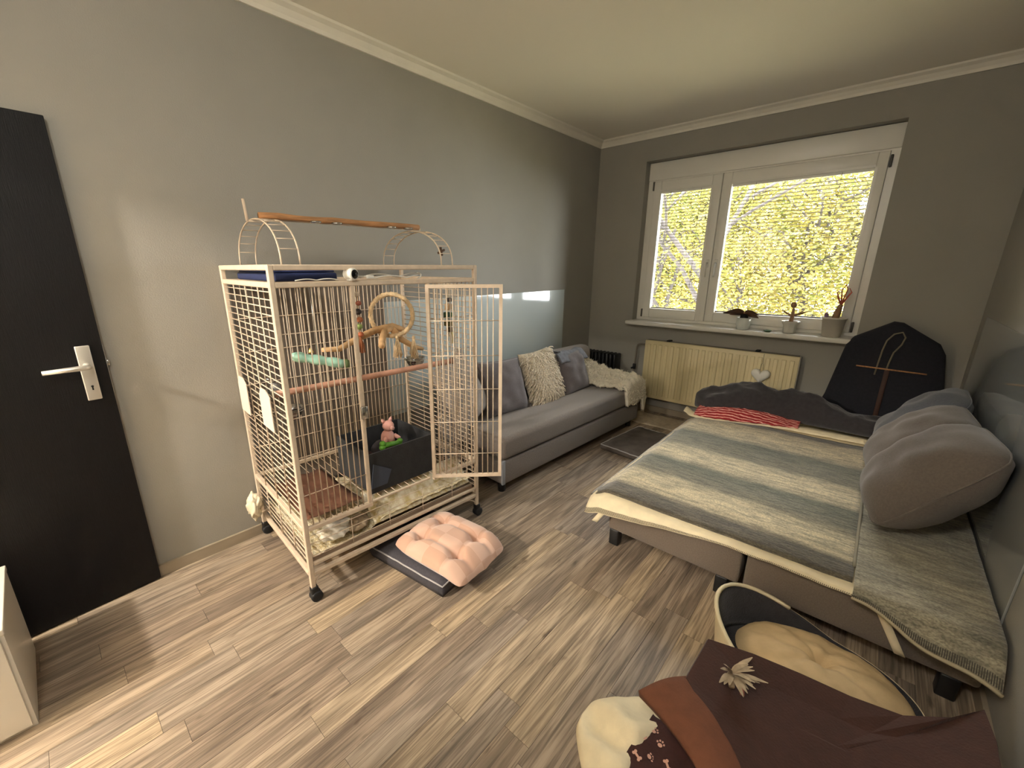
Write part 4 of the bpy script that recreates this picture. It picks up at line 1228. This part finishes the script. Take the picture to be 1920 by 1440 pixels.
for i in range(70):
    a = Vector(b2(i / 70, 0.01)); b = Vector(b2(i / 70, 0.05))
    g.tube([a + Vector((0, -0.004, 0.003)), b + Vector((0, -0.004, 0.003))], 0.0012, 4)
stuff(g.build('edge_stitching', mat('stitch_dark', rgb(90, 84, 74), 0.9), bk2))

# pillows against the right wall
def wpillow(label, c, w, hh, t, tilt, m, roll, seed, yaw=-math.pi / 2):
    return cushion('pillow', label, c, w, hh, t, tilt, yaw, m, roll, seed, wr=0.022, pinch=0.02, cat='pillow', pw=2.3, rc=0.11)
wpillow('grey pillow nearest the camera against the glossy wall panel', (2.645, -1.68, 0.565), 0.50, 0.54, 0.30, 0.66, m_pillow, 0.0, 21, -1.47)
wpillow('slim grey pillow in the middle of three on the bed', (2.632, -1.16, 0.545), 0.48, 0.51, 0.25, 0.72, m_pillow, -0.06, 22, -1.44)
wpillow('blue grey pillow farthest back beside the dark duvet', (2.655, -0.72, 0.555), 0.44, 0.52, 0.23, 0.70, m_pillowb, -0.05, 23, -1.55)

# duvet, red striped blanket, loose cream sheet at the window end
ZB = 0.296
def yf(x):
    return -0.74 + 0.20 * sst(1.36, 2.1, x)
cs = thing('loose_sheet', 'loose cream sheet edge poking out below the dark duvet', 'sheet', (1.34, -0.7, ZB))
MB().grid(lambda s, t: (0.0 + 1.12 * s, (yf(1.34 + 1.12 * s) + 0.7) - 0.055 + 0.11 * t - 0.03 * math.sin(s * 3.1), 0.008 + 0.018 * math.sin(t * 3.1) + 0.004 * fb(s * 14, t * 2) + 0.03 * (1 - sst(0, 0.05, s))), 50, 8, thick=0.006).build('sheet_fold', m_cream, cs)
def stripe_mat():
    m = bpy.data.materials.new('red_stripes')
    nt = NT(m)
    tc = nt.n('ShaderNodeTexCoord')
    wv = nt.n('ShaderNodeTexWave'); wv.bands_direction = 'Y'; wv.inputs['Scale'].default_value = 16.0; wv.inputs['Distortion'].default_value = 0.35; wv.inputs['Detail'].default_value = 1
    mp = nt.n('ShaderNodeMapping'); mp.inputs['Scale'].default_value = (0.35, 1, 1)
    nt.l(tc.outputs['Object'], mp.inputs[0]); nt.l(mp.outputs[0], wv.inputs['Vector'])
    r = ramp(nt, [(0.42, rgb(150, 40, 44)), (0.5, rgb(196, 74, 70)), (0.86, rgb(205, 96, 88)), (0.93, rgb(238, 196, 184))])
    nt.l(wv.outputs['Fac'], r.inputs[0]); nt.l(r.outputs[0], nt.b.inputs['Base Color'])
    nt.b.inputs['Roughness'].default_value = 0.95
    return m
rb = thing('red_blanket', 'red blanket with thin pale stripes peeking from under the duvet', 'blanket', (1.42, -0.76, ZB + 0.015), 0.26)
def _rl(p):
    c, s_ = math.cos(-0.26), math.sin(-0.26)
    return (p[0] * c - p[1] * s_, p[0] * s_ + p[1] * c, p[2])
MB().grid(lambda s, t: _rl((0.66 * s, (yf(1.42 + 0.66 * s) + 0.76) - 0.06 + 0.14 * t - 0.035 * math.sin(s * 3.14) + 0.008 * fb(s * 12, t * 2), 0.012 + 0.075 * math.sin(min(1, t * 1.1) * 1.5) * math.sin(min(1.0, 0.12 + s * 1.0) * 3.0) ** 0.5 + 0.006 * fb(s * 20, t * 6))), 60, 16, thick=0.006).build('blanket_fold', stripe_mat(), rb)
dv = thing('duvet', 'dark charcoal duvet bunched up along the window end of the bed', 'duvet', (1.36, -0.55, ZB + 0.02))
def dvf(s, t):
    q = 2 * math.pi * t
    x = 1.365 + 1.28 * s
    y0, y1 = yf(x) + 0.015, -0.37
    yc, hw = (y0 + y1) / 2, (y1 - y0) / 2
    hgt = (0.275 - 0.085 * sst(1.7, 2.2, x) + 0.02 * math.sin(x * 7)) * (max(0.0, math.sin(math.pi * (0.04 + 0.92 * s))) ** 0.35)
    end = max(0.05, min(1, math.sin(math.pi * (0.02 + 0.96 * s)) * 3.0)) ** 0.6
    cy, cz = math.cos(q), math.sin(q)
    y = yc + hw * cy * end * (1 + 0.06 * fb(x * 4, q, 3))
    zz = 0.5 + 0.5 * (abs(cz) ** 0.75) * (1 if cz > 0 else -1)
    z = zz * hgt * (1 + 0.2 * fb(x * 4.0, y * 7, 1.0)) + (0.014 * fb(x * 9, y * 14, 5) - 0.03 * abs(noise.noise(Vector((x * 5 + y * 4, y * 9 - x * 2, 2)))) ** 0.7 + 0.012) * max(0, cz)
    return (x - 1.36, y + 0.55, max(0.002, z) + 0.028 * max(0, cz) * 0)
MB().grid(dvf, 90, 48).build('duvet_cover', m_char, dv)

# dark garment bag leaning under the window end of the wall
gb = thing('garment_bag', 'dark navy garment bag with pale cord loop beside the radiator', 'garment bag', (2.47, -0.09, 0))
ol = [(-0.40, 0.0), (0.33, 0.0), (0.335, 0.30), (0.315, 0.62), (0.27, 0.88), (0.235, 0.945), (0.03, 1.075), (-0.02, 1.08), (-0.215, 0.955), (-0.25, 0.90), (-0.31, 0.50), (-0.36, 0.30)]
vs = []
fs = []
n = len(ol)
rg = [(0.97, 0.035), (1.0, 0.015), (1.0, -0.03), (0.965, -0.052), (0.80, -0.066)]
for (k, d) in rg:
    vs += [(x_ * k, d, 0.5 + (z_ - 0.5) * k) for x_, z_ in ol]
for r_ in range(len(rg) - 1):
    fs += [(r_ * n + i, r_ * n + (i + 1) % n, (r_ + 1) * n + (i + 1) % n, (r_ + 1) * n + i) for i in range(n)]
fs += [tuple(range(n - 1, -1, -1)), tuple((len(rg) - 1) * n + i for i in range(n))]
MB().add(vs, fs, None, True).build('bag_body', m_navy, gb)
m_cord = mat('pale_cord', rgb(120, 112, 92), 0.9)
MB().tube([(-0.055, -0.073, 0.70), (-0.05, -0.073, 0.80), (-0.045, -0.072, 0.88), (-0.035, -0.07, 0.95), (-0.005, -0.066, 1.0), (0.035, -0.062, 1.015), (0.055, -0.064, 0.98), (0.045, -0.068, 0.93), (0.015, -0.072, 0.87), (0.005, -0.073, 0.80), (0.0, -0.073, 0.74)], 0.0055, 6).build('cord_loop', m_cord, gb)
MB().tube([(-0.165, -0.076, 0.752), (0.205, -0.076, 0.745)], 0.0055, 6).build('rod', m_wood, gb)
MB().rbox(-0.008, 0.02, -0.074, -0.068, 0.3, 0.745, r=0.002, seg=1).build('zip_strip', mat('zip_brown', rgb(66, 42, 32), 0.7), gb)

# ------------------------------------------------------------ floor mats, cushions, pet things
def matpad(name, label, cx, cy, sx, sy, hh, rz, m, pip):
    o = thing(name, label, 'mat', (cx, cy, 0), rz)
    def top(s, t):
        u, v = 2 * s - 1, 2 * t - 1
        e = (1 - abs(u) ** 6) * (1 - abs(v) ** 6)
        return (u * sx / 2, v * sy / 2, hh * 0.72 + hh * 0.28 * max(0, e) ** 0.5 + 0.006 * fb(u * 3, v * 3, 2))
    g = MB().grid(top, 24, 24)
    ring = [(-1 + 2 * i / 12, -1) for i in range(12)] + [(1, -1 + 2 * i / 12) for i in range(12)] + [(1 - 2 * i / 12, 1) for i in range(12)] + [(-1, 1 - 2 * i / 12) for i in range(12)]
    def edge(u, v, z, k=1.0):
        return (u * sx / 2 * k, v * sy / 2 * k, z)
    vs = [edge(u, v, 0.002, 0.985) for u, v in ring] + [edge(u, v, hh * 0.36, 1.02) for u, v in ring] + [edge(u, v, hh * 0.72) for u, v in ring]
    n_ = len(ring)
    g.add(vs, [(r_ * n_ + i, r_ * n_ + (i + 1) % n_, (r_ + 1) * n_ + (i + 1) % n_, (r_ + 1) * n_ + i) for r_ in range(2) for i in range(n_)] + [tuple(range(n_ - 1, -1, -1))], None, True)
    g.build('pad', m, o)
    pts = [Vector(edge(u, v, hh * 0.73 + 0.006 * fb(u * 3, v * 3, 2), 1.0)) for u, v in ring]
    MB().tube(pts, 0.004, 6, closed=True).build('piping', pip, o)
    return o
matpad('pet_mat', 'dark grey pet mat with pale piping under the tufted cushion', 0.86, -3.03, 0.50, 0.44, 0.085, 0.12, m_matdk, m_piping)
matpad('pet_mat', 'flat grey brown pet mat with piping between sofa and bed', 1.075, -0.96, 0.36, 0.60, 0.06, -0.10, m_matbr, m_piping)
rug = thing('beige_rug', 'small beige rug on the floor below the radiator', 'rug', (1.18, -0.28, 0))
MB().grid(lambda s, t: (-0.5 + 1.0 * s, -0.17 + 0.34 * t, 0.012 + 0.003 * fb(s * 9, t * 4)), 30, 12, thick=0.010).build('rug_pile', mat('rug_beige', rgb(178, 164, 142), 0.95, var=0.12, scale=30, bump=0.4, bscale=200), rug)

# peach tufted seat cushion
tc_ = thing('tufted_cushion', 'peach checked tufted seat cushion lying on the dark mat', 'cushion', (0.995, -3.045, 0.078), 0.10)
def check_mat():
    m = bpy.data.materials.new('peach_check')
    nt = NT(m)
    tc = nt.n('ShaderNodeTexCoord')
    ck = nt.n('ShaderNodeTexChecker'); ck.inputs['Scale'].default_value = 9.0
    ck.inputs[1].default_value = rgb(214, 178, 158); ck.inputs[2].default_value = rgb(202, 162, 140)
    mp = nt.n('ShaderNodeMapping'); mp.inputs['Location'].default_value = (0.011, 0.013, 0.3); mp.inputs['Scale'].default_value = (1, 1, 0.001)
    nt.l(tc.outputs['Object'], mp.inputs[0]); nt.l(mp.outputs[0], ck.inputs[0])
    nt.l(ck.outputs[0], nt.b.inputs['Base Color'])
    nt.b.inputs['Roughness'].default_value = 0.9
    nt.b.inputs['Sheen Weight'].default_value = 0.4
    return m
TW, TH_ = 0.46, 0.37
tufts = [(-0.11, -0.075), (0.11, -0.075), (-0.11, 0.075), (0.11, 0.075)]
def tuf(s, t, top=True):
    u, v = 2 * s - 1, 2 * t - 1
    k = (1 - abs(u) ** 4) ** 0.5 * (1 - abs(v) ** 4) ** 0.5
    x, y = u * TW / 2 * (1 - 0.09 * (v * v) ** 3 * abs(u)), v * TH_ / 2 * (1 - 0.09 * (u * u) ** 3 * abs(v))
    x *= 1 - 0.05 * (1 - v * v) * abs(math.sin(v * 2.5)); 
    z = 0.052 + (0.062 if top else -0.050) * k
    if top:
        dent = 0
        for (a, b) in tufts:
            r2 = ((x - a) ** 2 + (y - b) ** 2)
            dent += 0.045 * math.exp(-r2 / 0.0011)
        gx = min(abs(x - 0.11), abs(x + 0.11)); gy = min(abs(y - 0.075), abs(y + 0.075))
        crease = 0.016 * (math.exp(-(gx / 0.016) ** 2) + math.exp(-(gy / 0.016) ** 2)) * (0.4 + 0.6 * k)
        z -= min(0.06, dent + crease) * (0.35 + 0.65 * k)
    droop = 0.045 * sst(0.1, 0.26, x)       # sags over the mat edge
    return (x, y, max(0.004, z - droop * 0.9) if True else z)
g = MB().grid(lambda s, t: tuf(s, t, True), 64, 56)
g.grid(lambda s, t: tuf(1 - s, t, False), 24, 24)
g.build('cover', check_mat(), tc_)
for (a, b) in tufts:
    z = tuf((a / (TW / 2) + 1) / 2, (b / (TH_ / 2) + 1) / 2)[2]
    MB().ball((a, b, z + 0.003), (0.008, 0.008, 0.004), 10, 6).build('button', mat('button_tan', rgb(150, 96, 72), 0.8), tc_)

# dog bed under the front edge of the bed
db = thing('dog_bed', 'oval dog bed with cream rim and dark lining by the bed leg', 'dog bed', (2.40, -2.60, 0))
A_, B_ = 0.31, 0.215
def ring_wall(r0, r1, z0, z1f, n=64, m_=8):
    def fn(s, t):
        q = 2 * math.pi * s
        z1 = z1f(q)
        k = r0 + (r1 - r0) * t
        return (A_ * k * math.cos(q), B_ * k * math.sin(q), z0 + (z1 - z0) * t)
    return fn
def rimh(q):
    return 0.07 + 0.14 * max(0, math.cos(q - math.pi * 0.93)) ** 1.2
MB().grid(ring_wall(0.94, 1.0, 0.0, rimh), 64, 6, thick=0.002).build('outer_wall', m_cream, db)
MB().grid(lambda s, t: tuple(Vector(ring_wall(0.90, 0.985, 0.02, rimh)(1 - s, t))), 64, 6, thick=0.002).build('lining', m_char, db)
pts = [Vector(ring_wall(0.94, 0.995, 0.0, rimh)(i / 64, 1.0)) for i in range(19, 46)]
MB().tube(pts, 0.008, 6).build('rim_piping', m_cream, db)
MB().prism([(A_ * 0.93 * math.cos(i * math.pi / 24), B_ * 0.93 * math.sin(i * math.pi / 24)) for i in range(48)], 0.002, 0.02).build('bottom', m_char, db)
dc = thing('dog_cushion', 'beige round tufted cushion lying inside the dog bed', 'cushion', (2.43, -2.605, 0.021))
def dcu(s, t):
    r = t
    q = 2 * math.pi * s
    z = 0.03 + 0.075 * (1 - r ** 3) ** 0.6
    z -= 0.05 * math.exp(-(r / 0.13) ** 2)
    z -= 0.010 * abs(math.sin(q * 3.5)) ** 6 * (1 - r) * 3 * r
    z += 0.006 * fb(math.cos(q) * r * 4, math.sin(q) * r * 4, 7)
    return (0.255 * r * math.cos(q), 0.172 * r * math.sin(q), max(0.005, z + 0.02))
MB().grid(dcu, 72, 20).build('cover', m_beige, dc)
MB().ball((0, 0, 0.056), (0.010, 0.010, 0.005), 10, 6).build('button', m_beige, dc)

# rust brown pet step in the near right corner
ps = thing('pet_step', 'rust brown padded pet step in front of the dog bed', 'pet step', (2.4, -3.0, 0))
poly = [(2.139, -2.95), (2.26, -2.905), (2.38, -2.868), (2.50, -2.842), (2.61, -2.822), (2.70, -2.775), (2.765, -2.70), (2.775, -2.80), (2.765, -3.05), (2.74, -3.42), (2.42, -3.42), (2.355, -3.33), (2.24, -3.24), (2.132, -3.14)]
def pstop(p):
    # slopes down away from the raised left rim
    return 0.292 - 0.035 * sst(2.15, 2.55, p[0]) + 0.05 * sst(2.55, 2.77, p[0])
n = len(poly)
cen = Vector((2.45, -3.08, 0))
vs = []
fs = []
for (k, f) in ((1.0, lambda p: 0.003), (1.0, lambda p: pstop(p) - 0.012), (0.985, lambda p: pstop(p)), (0.6, lambda p: pstop(p) - 0.012), (0.2, lambda p: pstop(p) - 0.014)):
    for p in poly:
        q = cen + (Vector((p[0], p[1], 0)) - cen) * k
        vs.append((q.x - 2.4, q.y + 3.0, f(q)))
for r_ in range(4):
    fs += [(r_ * n + i, r_ * n + (i + 1) % n, (r_ + 1) * n + (i + 1) % n, (r_ + 1) * n + i) for i in range(n)]
fs += [tuple(range(n - 1, -1, -1)), tuple(4 * n + i for i in range(n))]
fs = [tuple(reversed(f)) for f in fs]
MB().add(vs, fs, None, False).build('pad', m_rust_shaded, ps)
def rimf(s, t):
    # padded strip along the left side
    a = Vector((2.049, -3.27)).lerp(Vector((2.30, -3.42)), s); b = Vector((2.135, -3.13)).lerp(Vector((2.375, -3.36)), s)
    p = a.lerp(b, t)
    bend = 0.02 * math.sin(s * 3.14)
    return (p.x - 2.4 + bend, p.y + 3.0 + bend, 0.288 + 0.016 * math.sin(t * 3.14) - 0.02 * s)
MB().grid(rimf, 18, 10, thick=0.035).build('side_flap', mat('rust_brown_lit', rgb(112, 68, 46), 0.9, var=0.08, scale=30, bump=0.2, bscale=150), ps)  # same brown as the pad, lightened to paint the light on this strip

# frayed rope toy on the step
ft = thing('rope_toy', 'frayed pale rope toy lying on the rust brown step', 'dog toy', (2.231, -3.045, 0.288))
g = MB()
rt = random.Random(9)
for i in range(26):
    a = rt.uniform(-2.4, 1.2)
    L = rt.uniform(0.055, 0.095)
    e = rt.uniform(0.15, 1.1)
    d = Vector((math.cos(a) * math.cos(e), -math.sin(a) * math.cos(e) * -1, math.sin(e)))
    M = Matrix.Translation((0, 0, 0.008)) @ d.to_track_quat('Y', 'Z').to_matrix().to_4x4()
    def fn(s, t, L=L):
        return ((s - 0.5) * 0.016 * math.sin(0.4 + 2.6 * t), L * t, 0.006 * math.sin(t * 4))
    g.grid(fn, 2, 6, M)
stuff(g.build('frayed_strands', mat('strand_grey', rgb(176, 158, 132), 0.9, var=0.2, scale=40), ft))
MB().tube([(0.0, 0.0, 0.008), (0.005, -0.02, 0.010), (0.012, -0.04, 0.008)], [0.011, 0.010, 0.008], 8).build('knot', mat('strand_tan', rgb(168, 148, 120), 0.9), ft)
MB().tube([(0.03, -0.01, 0.008), (0.04, -0.045, 0.006)], 0.006, 6).build('red_end', mat('pinkish', rgb(170, 104, 92), 0.8), ft)

# cream floor pillow and paw print blanket, left of the step
cp = thing('floor_pillow', 'cream floor pillow half covered by the paw print blanket', 'pillow', (2.09, -3.30, 0))
MB().pillow(0.33, 0.37, 0.135, 30, -0.05, 0.05, 31, Matrix.Translation((0, 0, 0.072)) @ Matrix.Rotation(0.75, 4, 'Z'), pw=1.9, rc=0.26).build('cover', m_cream, cp)
pbk = thing('paw_blanket', 'dark brown blanket with pink paw and bone prints', 'blanket', (2.15, -3.30, 0.13))
def pf(s, t):
    a = Vector((2.055, -3.42)).lerp(Vector((2.38, -3.52)), s)
    b = Vector((2.075, -3.19)).lerp(Vector((2.21, -3.22)), s)
    p = a.lerp(b, t)
    z = 0.142 + 0.03 * s + 0.010 * fb(s * 3, t * 3, 2)
    return (p.x - 2.15, p.y + 3.30, z - 0.13)
MB().grid(pf, 24, 20, thick=0.008).build('blanket_cloth', m_paw, pbk)
def on_cloth(s, t):
    p = Vector(pf(s, t)); du = Vector(pf(s + 0.02, t)) - p; dv_ = Vector(pf(s, t + 0.02)) - p
    nrm = du.cross(dv_).normalized()
    X = du.normalized(); Y = nrm.cross(X)
    Mx = Matrix((X, Y, nrm)).transposed().to_4x4()
    Mx.translation = p + nrm * 0.0012
    return Mx
def disc(g, x_, y_, r, M, sy=1.0):
    g.add([(x_ + r * math.cos(i * math.pi / 5), y_ + r * sy * math.sin(i * math.pi / 5), 0.0006) for i in range(10)], [tuple(range(10))], M)
rt = random.Random(12)
spots = [(0.16, 0.80), (0.05, 0.62), (0.30, 0.72), (0.44, 0.60), (0.22, 0.52), (0.10, 0.40), (0.36, 0.40), (0.52, 0.45), (0.66, 0.62), (0.08, 0.20), (0.28, 0.24), (0.5, 0.22), (0.72, 0.35)]
for k, (s, t) in enumerate(spots):
    M = on_cloth(s, t) @ Matrix.Rotation(rt.uniform(-0.8, 0.8), 4, 'Z')
    g = MB()
    if k % 2 == 0:
        disc(g, 0, -0.002, 0.0065, M, 0.85)
        for (a, b) in ((-0.009, 0.004), (-0.0035, 0.0095), (0.0035, 0.0095), (0.009, 0.004)):
            disc(g, a, b, 0.0026, M, 1.2)
        g.build('paw_print', m_pink, pbk)
    else:
        for sx_ in (-1, 1):
            for sy_ in (-1, 1):
                disc(g, sx_ * 0.010, sy_ * 0.0035, 0.0042, M)
        g.add([(-0.010, -0.003, 0.0008), (0.010, -0.003, 0.0008), (0.010, 0.003, 0.0008), (-0.010, 0.003, 0.0008)], [(0, 1, 2, 3)], M)
        g.build('bone_print', m_pink, pbk)
# ------------------------------------------------------------ the garden outside
GZ = -4.6
grd = struct(MB().bx(-30, 30, 0.31, 40, GZ - 0.1, GZ).build('ground', mat('lawn', rgb(138, 134, 104), 0.95, var=0.3, scale=1.5, col2=rgb(176, 164, 134))))
m_bark = mat('bark', rgb(40, 34, 32), 0.9, var=0.3, scale=8)
def leafmat(name, c1, c2, c3):
    m = bpy.data.materials.new(name)
    nt = NT(m)
    tc = nt.n('ShaderNodeTexCoord')
    nz = nt.n('ShaderNodeTexNoise'); nz.inputs['Scale'].default_value = 1.7; nz.inputs['Detail'].default_value = 6
    nt.l(tc.outputs['Object'], nz.inputs['Vector'])
    r = ramp(nt, [(0.34, c1), (0.5, c2), (0.66, c3)])
    nt.l(nz.outputs['Fac'], r.inputs[0])
    nt.t.nodes.remove(nt.b)
    df = nt.n('ShaderNodeBsdfDiffuse'); tl = nt.n('ShaderNodeBsdfTranslucent'); mx = nt.n('ShaderNodeMixShader')
    mx.inputs[0].default_value = 0.5
    nt.l(r.outputs[0], df.inputs[0]); nt.l(r.outputs[0], tl.inputs[0])
    nt.l(df.outputs[0], mx.inputs[1]); nt.l(tl.outputs[0], mx.inputs[2])
    nt.l(mx.outputs[0], nt.t.nodes['Material Output'].inputs[0])
    return m
lm1 = leafmat('leaves_yellow', rgb(80, 88, 44), rgb(126, 116, 60), rgb(150, 138, 84))
lm2 = leafmat('leaves_green', rgb(62, 82, 42), rgb(98, 106, 54), rgb(132, 128, 72))
def garden_tree(label, x, y, hgt, crown, seed, lm, nleaf, lsize, spread):
    o = thing('garden_tree', label, 'tree', (x, y, GZ), 0, 'trees outside the window')
    rt = random.Random(seed)
    g = MB()
    tips = []
    def grow(p, d, L, r, lev):
        pts = [p]
        q = p.copy()
        dd = d.copy()
        for i in range(4):
            dd = (dd + Vector((rt.uniform(-.22, .22), rt.uniform(-.22, .22), rt.uniform(-.08, .14)))).normalized()
            q = q + dd * L / 4
            pts.append(q.copy())
        g.tube(pts, [r * (1 - 0.1 * i) for i in range(5)], 6)
        tips.append((q.copy(), lev))
        if lev >= 4:
            return
        for k in range(3 if lev < 3 else 2):
            a = rt.uniform(0, 6.28)
            side = Vector((math.cos(a), math.sin(a), rt.uniform(-0.1, 0.5)))
            st_ = pts[rt.choice((2, 3, 4))] if lev > 0 else pts[4] if k else pts[3]
            grow(st_.copy(), (dd * 0.55 + side * spread).normalized(), L * rt.uniform(0.62, 0.8), r * 0.58, lev + 1)
    grow(Vector((0, 0, 0)), Vector((0.05, 0, 1)), hgt * 0.5, 0.11 * hgt / 6, 0)
    g.build('trunk_and_branches', m_bark, o)
    lv = MB()
    cand = [t for t, l in tips if l >= 2]
    vs = []
    fs = []
    for k in range(nleaf):
        if rt.random() < 0.3:
            c = rt.choice(cand) + Vector((rt.gauss(0, crown * 0.13), rt.gauss(0, crown * 0.13), rt.gauss(0, crown * 0.11)))
        else:
            while True:
                e = Vector((rt.uniform(-1, 1), rt.uniform(-1, 1), rt.uniform(-1, 1)))
                if e.length < 1:
                    break
            c = Vector((e.x * crown * 1.05, e.y * crown * 0.8, hgt * 0.66 + e.z * crown * 0.78))
        a = Vector((rt.uniform(-1, 1), rt.uniform(-1, 1), rt.uniform(-0.6, 0.6))).normalized()
        b = a.orthogonal().normalized()
        s = lsize * rt.uniform(0.6, 1.3)
        i0 = len(vs)
        vs += [c - a * s, c + b * s * 0.5, c + a * s, c - b * s * 0.5]
        fs.append((i0, i0 + 1, i0 + 2, i0 + 3))
    lv.add(vs, fs)
    stuff(lv.build('foliage', lm, o))
    return o
garden_tree('yellow leaved tree with forked limb close outside the right pane', 0.35, 4.6, 8.2, 2.8, 3, lm1, 5000, 0.036, 0.75)
garden_tree('yellow green tree seen through the left pane', -3.0, 6.8, 8.4, 3.0, 8, lm1, 24000, 0.045, 0.7)
garden_tree('greener tree standing farther behind the left pane tree', -6.0, 10.5, 9.4, 3.6, 15, lm2, 56000, 0.056, 0.7)
garden_tree('broad pale green tree in the middle distance', -2.2, 12.0, 9.6, 3.8, 21, lm1, 60000, 0.060, 0.7)
garden_tree('tall yellowing tree behind the right pane', 1.8, 10.5, 9.4, 3.6, 33, lm1, 56000, 0.056, 0.7)
